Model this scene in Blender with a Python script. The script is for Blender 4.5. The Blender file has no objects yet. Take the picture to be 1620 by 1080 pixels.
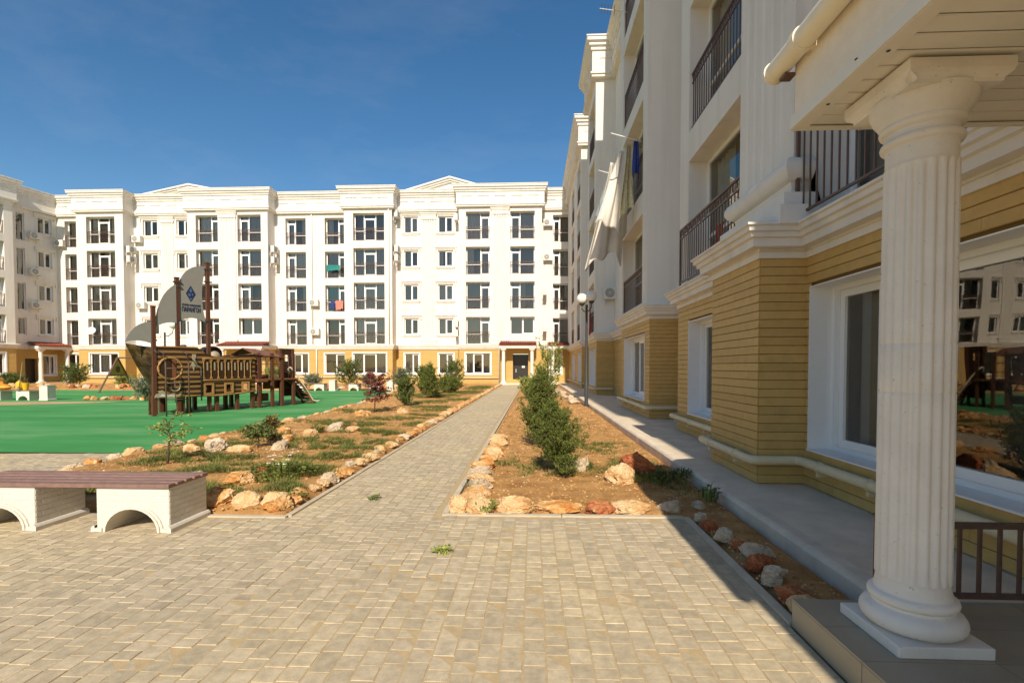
import bpy, bmesh, math, random
from math import sin, cos, pi, radians
from mathutils import Vector, Matrix, noise
RN = random.Random(11)
scene = bpy.context.scene
COL = scene.collection
# ------------------------------------------------------------------ camera, sky, sun, exposure
cd = bpy.data.cameras.new('camera'); cam = bpy.data.objects.new('camera', cd); COL.objects.link(cam)
cam.location = (0, 0, 1.5)
cam.rotation_euler = (radians(90 - 1.5), 0, math.atan(33 / 770))
cd.sensor_width = 36; cd.lens = 17.11; cd.shift_y = 0.037; cd.clip_start = 0.05; cd.clip_end = 2000
scene.camera = cam
SUN_EL = 36.5
w = bpy.data.worlds.new('World'); scene.world = w; w.use_nodes = True
nt = w.node_tree; bg = nt.nodes['Background']; bg.inputs[1].default_value = 0.115
sky = nt.nodes.new('ShaderNodeTexSky'); sky.sky_type = 'NISHITA'; sky.sun_disc = False
sky.sun_elevation = radians(SUN_EL); sky.sun_rotation = radians(179); sky.air_density = 1.0; sky.dust_density = 0.35; sky.ozone_density = 3.5
tc = nt.nodes.new('ShaderNodeTexCoord'); mp = nt.nodes.new('ShaderNodeMapping'); mp.inputs['Scale'].default_value = (1.2, 3.0, 5.0); mp.inputs['Rotation'].default_value = (0.2, 0.5, 0.6)
ns = nt.nodes.new('ShaderNodeTexNoise'); ns.inputs['Scale'].default_value = 2.2; ns.inputs['Detail'].default_value = 7; ns.inputs['Roughness'].default_value = .62
mr = nt.nodes.new('ShaderNodeMapRange'); mr.inputs['From Min'].default_value = .5; mr.inputs['From Max'].default_value = .8; mr.inputs['To Max'].default_value = .05
mx = nt.nodes.new('ShaderNodeMix'); mx.data_type = 'RGBA'; mx.inputs['B'].default_value = (6.5, 6.3, 6.2, 1)
L = nt.links.new
L(tc.outputs['Generated'], mp.inputs[0]); L(mp.outputs[0], ns.inputs[0]); L(ns.outputs[0], mr.inputs[0]); L(mr.outputs[0], mx.inputs[0]); hs = nt.nodes.new('ShaderNodeHueSaturation'); hs.inputs['Saturation'].default_value = 1.27; hs.inputs['Value'].default_value = .93; L(sky.outputs[0], hs.inputs['Color']); L(hs.outputs[0], mx.inputs['A']); L(mx.outputs['Result'], bg.inputs[0])
sd = bpy.data.lights.new('sun', 'SUN'); so = bpy.data.objects.new('sun', sd); COL.objects.link(so)
sd.energy = 4.2; sd.angle = radians(0.5); sd.color = (1, .965, .915)
so.location = (0, -20, 30)
so.rotation_euler = (radians(90 - SUN_EL), 0, radians(0.8))
scene.view_settings.view_transform = 'Standard'; scene.view_settings.look = 'None'; scene.view_settings.gamma = 1; scene.view_settings.use_curve_mapping = False
scene.view_settings.exposure = 0.4
scene.view_settings.use_white_balance = True; scene.view_settings.white_balance_temperature = 7700; scene.view_settings.white_balance_tint = 10

# ------------------------------------------------------------------ materials
def newmat(name):
    m = bpy.data.materials.new(name); m.use_nodes = True
    return m, m.node_tree, m.node_tree.nodes['Principled BSDF']
def nd(t, ty, **kw):
    n = t.nodes.new(ty)
    for k, v in kw.items():
        if k in n.inputs: n.inputs[k].default_value = v
        else: setattr(n, k, v)
    return n
def ramp(t, stops):
    r = t.nodes.new('ShaderNodeValToRGB'); e = r.color_ramp.elements
    while len(e) < len(stops): e.new(.5)
    for i, (p, c) in enumerate(stops): e[i].position = p; e[i].color = (*c, 1)
    return r
def randnode(t):
    oi = nd(t, 'ShaderNodeObjectInfo'); ge = nd(t, 'ShaderNodeNewGeometry')
    a = nd(t, 'ShaderNodeMath', operation='ADD'); f = nd(t, 'ShaderNodeMath', operation='FRACT')
    t.links.new(oi.outputs['Random'], a.inputs[0]); t.links.new(ge.outputs['Random Per Island'], a.inputs[1]); t.links.new(a.outputs[0], f.inputs[0])
    return f
def bumpnode(t, b, src, strength, dist):
    bp = nd(t, 'ShaderNodeBump', Strength=strength, Distance=dist)
    t.links.new(src, bp.inputs['Height']); t.links.new(bp.outputs[0], b.inputs['Normal'])
def mat(name, colr, rough=.7, var=.08, vs=3., bump=0., bs=60., rnd=0., spec=.3, metal=0., dist=.01, streak=0., spots=0., sps=60.):
    m, t, b = newmat(name)
    b.inputs['Roughness'].default_value = rough; b.inputs['Metallic'].default_value = metal
    b.inputs['Specular IOR Level'].default_value = spec
    ge = nd(t, 'ShaderNodeNewGeometry')
    n1 = nd(t, 'ShaderNodeTexNoise', Scale=vs, Detail=5., Roughness=.6); t.links.new(ge.outputs['Position'], n1.inputs['Vector'])
    a = nd(t, 'ShaderNodeMapRange'); a.inputs['From Min'].default_value = .25; a.inputs['From Max'].default_value = .75
    a.inputs['To Min'].default_value = 1 - var; a.inputs['To Max'].default_value = 1 + var
    t.links.new(n1.outputs[0], a.inputs[0]); fac = a.outputs[0]
    if rnd:
        r = randnode(t); c = nd(t, 'ShaderNodeMapRange'); c.inputs['To Min'].default_value = 1 - rnd; c.inputs['To Max'].default_value = 1 + rnd
        t.links.new(r.outputs[0], c.inputs[0]); mu = nd(t, 'ShaderNodeMath', operation='MULTIPLY')
        t.links.new(fac, mu.inputs[0]); t.links.new(c.outputs[0], mu.inputs[1]); fac = mu.outputs[0]
    for amt, scl, vec, lo_, hi_ in ((streak, 1.4, (2.2, 2.2, .16), .5, .72), (spots, sps, (1, 1, 1), .68, .74)):
        if not amt: continue
        q = nd(t, 'ShaderNodeMapping'); q.inputs['Scale'].default_value = vec; t.links.new(ge.outputs['Position'], q.inputs[0])
        n_ = nd(t, 'ShaderNodeTexNoise', Scale=scl, Detail=5.); t.links.new(q.outputs[0], n_.inputs[0])
        c = nd(t, 'ShaderNodeMapRange'); c.inputs['From Min'].default_value = lo_; c.inputs['From Max'].default_value = hi_; c.inputs['To Min'].default_value = 1.; c.inputs['To Max'].default_value = 1 - amt; t.links.new(n_.outputs[0], c.inputs[0])
        mu = nd(t, 'ShaderNodeMath', operation='MULTIPLY'); t.links.new(fac, mu.inputs[0]); t.links.new(c.outputs[0], mu.inputs[1]); fac = mu.outputs[0]
    sc = nd(t, 'ShaderNodeVectorMath', operation='SCALE'); sc.inputs[0].default_value = colr
    t.links.new(fac, sc.inputs['Scale']); t.links.new(sc.outputs[0], b.inputs['Base Color'])
    if bump:
        n2 = nd(t, 'ShaderNodeTexNoise', Scale=bs, Detail=4.); t.links.new(ge.outputs['Position'], n2.inputs['Vector'])
        bumpnode(t, b, n2.outputs[0], bump, dist)
    return m
def rampmat(name, stops, vs, detail=6., rough=.9, bump=.5, bs=40., dist=.02, rnd=0., stretch=(1, 1, 1), distort=0.):
    m, t, b = newmat(name); b.inputs['Roughness'].default_value = rough; b.inputs['Specular IOR Level'].default_value = .15
    ge = nd(t, 'ShaderNodeNewGeometry'); mp = nd(t, 'ShaderNodeMapping'); mp.inputs['Scale'].default_value = stretch
    t.links.new(ge.outputs['Position'], mp.inputs[0])
    n1 = nd(t, 'ShaderNodeTexNoise', Scale=vs, Detail=detail, Roughness=.65, Distortion=distort); t.links.new(mp.outputs[0], n1.inputs['Vector'])
    src = n1.outputs[0]
    if rnd:
        r = randnode(t); c = nd(t, 'ShaderNodeMapRange'); c.inputs['To Min'].default_value = -rnd; c.inputs['To Max'].default_value = rnd
        t.links.new(r.outputs[0], c.inputs[0]); ad = nd(t, 'ShaderNodeMath', operation='ADD')
        t.links.new(src, ad.inputs[0]); t.links.new(c.outputs[0], ad.inputs[1]); src = ad.outputs[0]
    rp = ramp(t, stops); t.links.new(src, rp.inputs[0]); t.links.new(rp.outputs[0], b.inputs['Base Color'])
    n2 = nd(t, 'ShaderNodeTexNoise', Scale=bs, Detail=6., Roughness=.7); t.links.new(ge.outputs['Position'], n2.inputs['Vector'])
    bumpnode(t, b, n2.outputs[0], bump, dist)
    return m
M = {}
M['white'] = mat('white_plaster', (.75, .705, .64), .85, .035, .8, .25, 90., dist=.004, streak=.10)
M['trim'] = mat('white_trim', (.75, .705, .635), .8, .05, 1.5, .25, 70., dist=.003, streak=.12, spots=.12, sps=26.)
M['column'] = mat('column_plaster', (.76, .71, .63), .8, .07, 5., .7, 45., dist=.004, streak=.10, spots=.35, sps=55.)
M['pvc'] = mat('white_pvc', (.8, .8, .78), .35, .02, 4., spec=.5)
M['soffit'] = mat('soffit_pvc', (.74, .70, .60), .5, .04, 4., rnd=.03)
M['cream'] = mat('cream_gutter', (.80, .72, .55), .45, .04, 8., spec=.5)
M['fasciaplaster'] = mat('fascia_plaster', (.80, .72, .60), .9, .06, 10., .8, 120., dist=.004)
M['board'] = mat('yellow_board', (.56, .36, .125), .6, .10, 9., .25, 130., rnd=.07, dist=.003)
M['backing'] = mat('board_backing', (.22, .13, .035), .8)
M['pipe'] = mat('cream_pipe', (.68, .57, .36), .5, .06, 8.)
M['iron'] = mat('brown_iron', (.12, .07, .05), .5, .15, 20., spec=.4)
M['rediron'] = mat('red_brown_steel', (.11, .042, .026), .45, .15, 15., .1, 60.)
M['interior'] = mat('dark_interior', (.19, .18, .165), .9)
M['curtain'] = mat('pale_curtain', (.62, .60, .55), .9, .1, 6.)
M['blind'] = mat('grey_blind', (.42, .42, .40), .7, .05, 6.)
M['tealblind'] = mat('teal_blind', (.22, .48, .48), .7, .05, 6.)
M['tile'] = mat('red_roof_tile', (.30, .075, .045), .7, .15, 9., .4, 40., rnd=.12)
M['steeldark'] = mat('dark_grey_steel', (.05, .055, .055), .45, .1, 10.)
M['globe'] = mat('milky_globe', (.78, .76, .70), .3, .03, 5., spec=.5)
M['acbody'] = mat('off_white_metal', (.68, .66, .61), .5, .04, 5.)
M['acgrille'] = mat('ac_grille', (.25, .25, .24), .6)
M['concrete'] = mat('grey_concrete', (.70, .585, .44), .9, .16, 3., .8, 80., dist=.006, spots=.35, sps=45.)
M['kerb'] = mat('kerb_concrete', (.68, .58, .45), .9, .14, 5., .5, 90., rnd=.06, dist=.005, spots=.2, sps=50.)
M['strip'] = mat('edging_concrete', (.52, .45, .34), .9, .14, 6., .5, 90., rnd=.05, dist=.005)
M['sand'] = mat('joint_sand', (.46, .345, .20), .95, .15, 20., .5, 200., dist=.004)
M['porchtile'] = mat('beige_porch_tile', (.34, .29, .21), .4, .06, 5., spec=.4, rnd=.04)
M['grout'] = mat('tile_grout', (.2, .175, .13), .9)
M['slat'] = mat('brown_slat', (.24, .14, .115), .55, .25, 14., .25, 60., rnd=.15)
M['benchwhite'] = mat('bench_white', (.62, .58, .51), .75, .08, 5., .35, 60., dist=.003)
M['bark'] = mat('bark', (.10, .07, .045), .9, .3, 30., .6, 60.)
M['leafdark'] = mat('juniper_green', (.11, .135, .03), .65, .35, 5., rnd=.45, spec=.2)
M['leafmid'] = mat('shrub_green', (.11, .14, .04), .65, .35, 5., rnd=.4, spec=.2)
M['leafpale'] = mat('pale_green', (.24, .27, .07), .65, .3, 5., rnd=.35, spec=.2)
M['leafgrey'] = mat('grey_green', (.17, .19, .12), .75, .3, 5., rnd=.3, spec=.2)
M['leafred'] = mat('maple_red', (.17, .045, .035), .65, .3, 5., rnd=.45, spec=.2)
M['leafolive'] = mat('olive_rust', (.16, .115, .035), .65, .35, 6., rnd=.5, spec=.2)
M['grass'] = mat('weed_grass', (.12, .15, .035), .75, .35, 4., rnd=.5, spec=.2)
M['drygrass'] = mat('dry_grass', (.30, .23, .09), .8, .3, 4., rnd=.3, spec=.2)
M['cloth_white'] = mat('white_cloth', (.66, .62, .56), .9, .04, 5.)
M['cloth_cream'] = mat('cream_cloth', (.60, .53, .32), .9, .25, 14.)
M['cloth_blue'] = mat('blue_cloth', (.03, .055, .22), .9, .1, 10.)
M['cloth_grey'] = mat('grey_blue_cloth', (.22, .26, .28), .9, .1, 10.)
M['cloth_red'] = mat('red_cloth', (.38, .06, .05), .9, .1, 10.)
M['cloth_coral'] = mat('coral_cloth', (.72, .22, .17), .9, .08, 10.)
M['cloth_teal'] = mat('teal_cloth', (.02, .20, .19), .9, .1, 10.)
M['cloth_neon'] = mat('yellow_green_cloth', (.55, .55, .04), .9, .1, 10.)
M['yellowplastic'] = mat('yellow_plastic', (.72, .42, .03), .4, .05, 10.)
M['orangeplastic'] = mat('orange_plastic', (.70, .20, .03), .5, .1, 10.)
M['blueplastic'] = mat('blue_plastic', (.03, .10, .32), .4, .05, 10.)
M['sail'] = mat('grey_sail', (.26, .25, .23), .55, .05, 5.)
M['paleprint'] = mat('pale_print', (.36, .30, .21), .5, .2, 18.)
M['goldprint'] = mat('tan_print', (.36, .19, .07), .5, .15, 14.)
M['darkprint'] = mat('dark_print', (.045, .022, .012), .5, .2, 14.)
M['hullend'] = rampmat('dark_prow_print', [(.3, (.010, .006, .003)), (.5, (.045, .027, .011)), (.7, (.13, .085, .033))], 2.2, 5., .45, .1, 30., .003, distort=1.5)
M['navy'] = mat('navy_ink', (.02, .03, .075), .5)
M['logoblue'] = mat('blue_ink', (.07, .13, .26), .5)
M['brownpanel'] = mat('brown_panel', (.20, .075, .04), .5, .15, 6.)
M['rubber'] = None
M['brick_white'] = mat('white_brick', (.64, .60, .53), .75, .06, 8., .5, 70., rnd=.03, dist=.003)
M['door'] = mat('dark_door', (.035, .03, .028), .3, .1, 5., spec=.5)
M['sign'] = mat('white_sign', (.7, .7, .68), .5)
M['soilclod'] = mat('soil_clod', (.50, .27, .11), .95, .3, 20., rnd=.45)
M['paleclod'] = mat('pale_pebble', (.58, .44, .29), .9, .3, 20., rnd=.3)
# pavers: grey-beige concrete with light dust
def pavermat():
    m, t, b = newmat('concrete_paver'); b.inputs['Roughness'].default_value = .9; b.inputs['Specular IOR Level'].default_value = .2; K = t.links.new
    ge = nd(t, 'ShaderNodeNewGeometry')
    n1 = nd(t, 'ShaderNodeTexNoise', Scale=.45, Detail=6., Roughness=.6); K(ge.outputs['Position'], n1.inputs[0])
    r1 = ramp(t, [(.34, (.44, .37, .27)), (.52, (.48, .40, .275)), (.68, (.52, .425, .27))]); K(n1.outputs[0], r1.inputs[0])
    n2 = nd(t, 'ShaderNodeTexNoise', Scale=14., Detail=8., Roughness=.7); K(ge.outputs['Position'], n2.inputs[0])
    m2 = nd(t, 'ShaderNodeMapRange'); m2.inputs['From Min'].default_value = .3; m2.inputs['From Max'].default_value = .7; m2.inputs['To Min'].default_value = .74; m2.inputs['To Max'].default_value = 1.2; K(n2.outputs[0], m2.inputs[0])
    r = randnode(t); m3 = nd(t, 'ShaderNodeMapRange'); m3.inputs['To Min'].default_value = .87; m3.inputs['To Max'].default_value = 1.1; K(r.outputs[0], m3.inputs[0])
    n4 = nd(t, 'ShaderNodeTexNoise', Scale=38., Detail=3.); K(ge.outputs['Position'], n4.inputs[0]); m4 = nd(t, 'ShaderNodeMapRange'); m4.inputs['From Min'].default_value = .70; m4.inputs['From Max'].default_value = .76; m4.inputs['To Min'].default_value = 1.; m4.inputs['To Max'].default_value = .72; K(n4.outputs[0], m4.inputs[0])
    a = nd(t, 'ShaderNodeMath', operation='MULTIPLY'); K(m2.outputs[0], a.inputs[0]); K(m3.outputs[0], a.inputs[1]); a2 = nd(t, 'ShaderNodeMath', operation='MULTIPLY'); K(a.outputs[0], a2.inputs[0]); K(m4.outputs[0], a2.inputs[1])
    sc = nd(t, 'ShaderNodeVectorMath', operation='SCALE'); K(r1.outputs[0], sc.inputs[0]); K(a2.outputs[0], sc.inputs['Scale']); K(sc.outputs[0], b.inputs['Base Color'])
    n5 = nd(t, 'ShaderNodeTexNoise', Scale=110., Detail=5.); K(ge.outputs['Position'], n5.inputs[0]); bumpnode(t, b, n5.outputs[0], .35, .004)
    return m
M['paver'] = pavermat()
M['soil'] = rampmat('orange_soil', [(.25, (.25, .115, .04)), (.42, (.42, .215, .078)), (.58, (.55, .30, .115)), (.72, (.64, .39, .18))], 3.2, 12., .95, 1., 55., .02)
M['ground'] = rampmat('sandy_ground', [(.3, (.42, .28, .14)), (.6, (.54, .38, .21)), (.8, (.60, .45, .28))], 1.2, 9., .95, .8, 40., .02)
M['rockcream'] = rampmat('cream_limestone', [(.22, (.20, .09, .04)), (.36, (.48, .26, .11)), (.5, (.62, .41, .21)), (.62, (.68, .50, .30)), (.72, (.55, .23, .065))], 4.5, 8., .9, .9, 22., .02, rnd=.06, distort=.6)
M['rockorange'] = rampmat('orange_limestone', [(.22, (.20, .07, .025)), (.4, (.48, .20, .06)), (.52, (.62, .34, .13)), (.64, (.70, .52, .31)), (.78, (.5, .17, .05))], 4., 8., .9, .9, 22., .02, rnd=.06, distort=.8)
M['rockred'] = rampmat('rust_red_limestone', [(.25, (.14, .045, .025)), (.45, (.38, .11, .045)), (.6, (.5, .22, .10)), (.75, (.62, .45, .3))], 5., 8., .9, .9, 24., .02, rnd=.05, distort=.8)
M['rockpale'] = rampmat('pale_limestone', [(.25, (.28, .22, .16)), (.45, (.50, .39, .27)), (.62, (.66, .54, .39)), (.78, (.6, .36, .18))], 5., 8., .9, .9, 24., .02, rnd=.05, distort=.5)

def glassmat(name, tint, ior=1.6):
    m = bpy.data.materials.new(name); m.use_nodes = True; t = m.node_tree; t.nodes.remove(t.nodes['Principled BSDF'])
    o = t.nodes['Material Output']; tr = nd(t, 'ShaderNodeBsdfTransparent', Color=(*tint, 1)); gl = nd(t, 'ShaderNodeBsdfGlossy', Roughness=.015)
    gl.inputs['Color'].default_value = (.92, .86, .78, 1)
    fr = nd(t, 'ShaderNodeFresnel', IOR=ior); mi = nd(t, 'ShaderNodeMixShader')
    ge = nd(t, 'ShaderNodeNewGeometry'); n = nd(t, 'ShaderNodeTexNoise', Scale=.9, Detail=1.); t.links.new(ge.outputs['Position'], n.inputs['Vector'])
    bp = nd(t, 'ShaderNodeBump', Strength=.12, Distance=.05); t.links.new(n.outputs[0], bp.inputs['Height']); t.links.new(bp.outputs[0], gl.inputs['Normal'])
    t.links.new(fr.outputs[0], mi.inputs[0]); t.links.new(tr.outputs[0], mi.inputs[1]); t.links.new(gl.outputs[0], mi.inputs[2]); t.links.new(mi.outputs[0], o.inputs[0])
    return m
M['glass'] = glassmat('window_glass', (.88, .90, .88), 2.0)

def rubbermat():
    m, t, b = newmat('green_rubber'); b.inputs['Roughness'].default_value = .85; b.inputs['Specular IOR Level'].default_value = .2
    ge = nd(t, 'ShaderNodeNewGeometry'); mp = nd(t, 'ShaderNodeMapping'); mp.inputs['Scale'].default_value = (.35, 1.1, 1)
    t.links.new(ge.outputs['Position'], mp.inputs[0])
    n = nd(t, 'ShaderNodeTexNoise', Scale=.55, Detail=9., Roughness=.62); t.links.new(mp.outputs[0], n.inputs['Vector'])
    r = ramp(t, [(.36, (.032, .225, .062)), (.5, (.05, .275, .082)), (.58, (.095, .30, .115)), (.7, (.17, .34, .15)), (.8, (.36, .37, .2))]); t.links.new(n.outputs[0], r.inputs[0]); t.links.new(r.outputs[0], b.inputs['Base Color'])
    n2 = nd(t, 'ShaderNodeTexNoise', Scale=220., Detail=3.); t.links.new(ge.outputs['Position'], n2.inputs['Vector']); bumpnode(t, b, n2.outputs[0], .5, .004)
    return m
M['rubber'] = rubbermat()
def brickmat():
    m, t, b = newmat('yellow_facing'); b.inputs['Roughness'].default_value = .7
    tcn = nd(t, 'ShaderNodeTexCoord'); sx = nd(t, 'ShaderNodeSeparateXYZ'); cx = nd(t, 'ShaderNodeCombineXYZ')
    ad = nd(t, 'ShaderNodeMath', operation='ADD')
    t.links.new(tcn.outputs['Object'], sx.inputs[0]); t.links.new(sx.outputs[0], ad.inputs[0]); t.links.new(sx.outputs[1], ad.inputs[1]); t.links.new(ad.outputs[0], cx.inputs[0]); t.links.new(sx.outputs[2], cx.inputs[1])
    br = nd(t, 'ShaderNodeTexBrick', Scale=1., Color1=(.58, .385, .135, 1), Color2=(.52, .345, .115, 1), Mortar=(.40, .25, .07, 1))
    br.inputs['Mortar Size'].default_value = .012; br.inputs['Brick Width'].default_value = 1.4; br.inputs['Row Height'].default_value = .1
    t.links.new(cx.outputs[0], br.inputs[0]); t.links.new(br.outputs[0], b.inputs['Base Color']); 
    iv = nd(t, 'ShaderNodeMath', operation='SUBTRACT'); iv.inputs[0].default_value = 1; t.links.new(br.outputs['Fac'], iv.inputs[1]); bumpnode(t, b, iv.outputs[0], .6, .01)
    return m
M['facing'] = brickmat()
def logmat():   # a hull panel printed with logs
    m, t, b = newmat('log_print'); b.inputs['Roughness'].default_value = .5
    tcn = nd(t, 'ShaderNodeTexCoord'); mp = nd(t, 'ShaderNodeMapping'); mp.inputs['Scale'].default_value = (.5, .5, 1); t.links.new(tcn.outputs['Object'], mp.inputs[0])
    wv = nd(t, 'ShaderNodeTexWave', wave_type='BANDS', bands_direction='Z', wave_profile='SIN', Scale=2.0, Distortion=.7, Detail=2.); wv.inputs['Detail Scale'].default_value = 1.0
    t.links.new(mp.outputs[0], wv.inputs[0])
    r = ramp(t, [(.0, (.022, .010, .005)), (.3, (.06, .027, .010)), (.6, (.15, .07, .024)), (.86, (.25, .13, .045)), (1., (.32, .18, .07))]); t.links.new(wv.outputs[0], r.inputs[0])
    n = nd(t, 'ShaderNodeTexNoise', Scale=5., Detail=7.); mp2 = nd(t, 'ShaderNodeMapping'); mp2.inputs['Scale'].default_value = (1, 1, 8); t.links.new(tcn.outputs['Object'], mp2.inputs[0]); t.links.new(mp2.outputs[0], n.inputs[0])
    mr_ = nd(t, 'ShaderNodeMapRange'); mr_.inputs['To Min'].default_value = .55; mr_.inputs['To Max'].default_value = 1.25; t.links.new(n.outputs[0], mr_.inputs[0])
    sc = nd(t, 'ShaderNodeVectorMath', operation='SCALE'); t.links.new(r.outputs[0], sc.inputs[0]); t.links.new(mr_.outputs[0], sc.inputs['Scale']); t.links.new(sc.outputs[0], b.inputs['Base Color'])
    return m
M['log'] = logmat()

# ------------------------------------------------------------------ mesh helpers
class MB:
    def __init__(s): s.v = []; s.f = []; s.m = []; s.cur = 0
    def add(s, vs, fs):
        o = len(s.v); s.v += [tuple(p) for p in vs]; s.f += [tuple(i + o for i in f) for f in fs]; s.m += [s.cur] * len(fs)
    def quad(s, a, b, c, d): s.add([a, b, c, d], [(0, 1, 2, 3)])
    def box(s, x0, y0, z0, x1, y1, z1):
        s.add([(x0, y0, z0), (x1, y0, z0), (x1, y1, z0), (x0, y1, z0), (x0, y0, z1), (x1, y0, z1), (x1, y1, z1), (x0, y1, z1)],
              [(0, 3, 2, 1), (4, 5, 6, 7), (0, 1, 5, 4), (1, 2, 6, 5), (2, 3, 7, 6), (3, 0, 4, 7)])
    def tube(s, pts, r, n=8, cap=True):
        pts = [Vector(p) for p in pts]; rs = r if isinstance(r, (list, tuple)) else [r] * len(pts); rings = []
        for i, p in enumerate(pts):
            d = (pts[min(i + 1, len(pts) - 1)] - pts[max(i - 1, 0)]).normalized()
            a = d.cross(Vector((0, 0, 1))) if abs(d.z) < .95 else d.cross(Vector((0, 1, 0)))
            a.normalize(); b = a.cross(d)
            rings.append([p + (a * cos(2 * pi * k / n) + b * sin(2 * pi * k / n)) * rs[i] for k in range(n)])
        vs = [q for ring in rings for q in ring]; fs = []
        for i in range(len(pts) - 1):
            for k in range(n): fs.append((i * n + k, (i + 1) * n + k, (i + 1) * n + (k + 1) % n, i * n + (k + 1) % n))
        if cap: fs += [tuple(range(n)), tuple(reversed([(len(pts) - 1) * n + k for k in range(n)]))]
        s.add(vs, fs)
    def lathe(s, prof, n=32, c=(0, 0, 0)):
        vs = []; fs = []
        for r, z in prof:
            for k in range(n): vs.append((c[0] + r * cos(2 * pi * k / n), c[1] + r * sin(2 * pi * k / n), c[2] + z))
        for i in range(len(prof) - 1):
            for k in range(n): fs.append((i * n + k, i * n + (k + 1) % n, (i + 1) * n + (k + 1) % n, (i + 1) * n + k))
        fs += [tuple(reversed(range(n))), tuple((len(prof) - 1) * n + k for k in range(n))]
        s.add(vs, fs)
    def sweep(s, prof, path, caps=True):      # profile of (out, z); path of (u, v), outward on the right hand
        P = [Vector(p) for p in path]; nn = []
        for i in range(len(P) - 1):
            d = (P[i + 1] - P[i]).normalized(); nn.append(Vector((d.y, -d.x)))
        rows = []
        for i, p in enumerate(P):
            if i == 0: m = nn[0]
            elif i == len(P) - 1: m = nn[-1]
            else: m = (nn[i - 1] + nn[i]) / (1 + nn[i - 1].dot(nn[i]))
            rows.append([(p.x + m.x * o, p.y + m.y * o, z) for o, z in prof])
        k = len(prof); vs = [q for r in rows for q in r]; fs = []
        for i in range(len(P) - 1):
            for j in range(k - 1): fs.append((i * k + j, (i + 1) * k + j, (i + 1) * k + j + 1, i * k + j + 1))
        if caps: fs += [tuple(reversed(range(k))), tuple((len(P) - 1) * k + j for j in range(k))]
        s.add(vs, fs)
    def prism(s, poly, y0, y1):               # polygon in (x, z), extruded along y
        n = len(poly); vs = [(x, y0, z) for x, z in poly] + [(x, y1, z) for x, z in poly]
        fs = [tuple(range(n)), tuple(reversed(range(n, 2 * n)))] + [(i, i + n, (i + 1) % n + n, (i + 1) % n) for i in range(n)]
        s.add(vs, fs)
    def mesh(s, name, mats, smooth=False):
        me = bpy.data.meshes.new(name); me.from_pydata(s.v, [], s.f)
        for m in (mats if isinstance(mats, (list, tuple)) else [mats]): me.materials.append(M[m] if isinstance(m, str) else m)
        me.polygons.foreach_set('material_index', s.m)
        if smooth: me.polygons.foreach_set('use_smooth', [True] * len(s.f))
        me.update(); return me
    def build(s, name, mats, parent=None, loc=(0, 0, 0), smooth=False, bevel=0, kind=None, rz=0):
        o = obj(name, s.mesh(name, mats, smooth), parent, loc, rz)
        if bevel:
            b = o.modifiers.new('bevel', 'BEVEL'); b.width = bevel; b.segments = 2; b.limit_method = 'ANGLE'; b.angle_limit = radians(40)
        if kind: o['kind'] = kind
        return o
def obj(name, me, parent=None, loc=(0, 0, 0), rz=0, scale=None):
    o = bpy.data.objects.new(name, me); COL.objects.link(o); o.location = loc
    if rz: o.rotation_euler = (0, 0, rz)
    if scale: o.scale = scale
    if parent: o.parent = parent
    return o
def thing(name, label, cat, loc=(0, 0, 0), rz=0, group=None):
    o = obj(name, None, None, loc, rz); o.empty_display_size = .2
    return tag(o, label, cat, group)
def tag(o, label, cat, group=None):
    o['label'] = label; o['category'] = cat
    if group: o['group'] = group
    return o
def struct(o): o['kind'] = 'structure'; return o
def copytree(o, parent=None, loc=None, rz=None):
    c = o.copy(); COL.objects.link(c)
    if parent: c.parent = parent
    if loc is not None: c.location = loc
    if rz is not None: c.rotation_euler = (0, 0, rz)
    for ch in list(o.children): copytree(ch, c)
    return c
def autosmooth(o, ang=35):
    me = o.data; me.polygons.foreach_set('use_smooth', [True] * len(me.polygons))
    try: me.set_sharp_from_angle(angle=radians(ang))
    except Exception: pass
    return o
# ------------------------------------------------------------------ ground and paving
g = MB(); g.quad((-400, -200, -.045), (400, -200, -.045), (400, 600, -.045), (-400, 600, -.045)); struct(g.build('ground', 'ground'))
PATH_L, PATH_R = -2.42, -.92
def rect_sheet(name, x0, y0, x1, y1, z, m):
    b = MB(); b.quad((x0, y0, z), (x1, y0, z), (x1, y1, z), (x0, y1, z)); return struct(b.build(name, m))
BED_L = [(-2.47, 4.72), (-3.25, 4.72), (-5.3, 4.85), (-6.1, 5.6), (-6.62, 6.6), (-6.8, 7.9), (-6.7, 9.1), (-6.75, 11.0), (-6.55, 13.6), (-6.9, 18.6), (-7.55, 23.6), (-8.2, 28.5), (-8.6, 30.2)]
def inpoly(x, y, P):
    c = False; j = len(P) - 1
    for i in range(len(P)):
        if (P[i][1] > y) != (P[j][1] > y) and x < (P[j][0] - P[i][0]) * (y - P[i][1]) / (P[j][1] - P[i][1]) + P[i][0]: c = not c
        j = i
    return c
BEDP = BED_L + [(-8.6, 41.2), (-2.47, 41.2)]
PLAZA = [(-12, .4), (1.49, .4), (1.49, 4.84), (-.92, 4.84), (-.92, 41.0), (-2.42, 41.0), (-2.42, 4.72), (-3.25, 4.72), (-5.3, 4.85), (-6.1, 5.6), (-6.62, 6.6), (-6.8, 7.9), (-6.8, 8.12), (-9.3, 8.02), (-8.1, 6.9), (-9.5, 5.7), (-12, 5.0)]
pb = MB(); pb.add([(x, y, -.0028) for x, y in PLAZA], [tuple(range(len(PLAZA)))]); paving = struct(pb.build('paving', 'sand'))
S = .118; G = .0022
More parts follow.
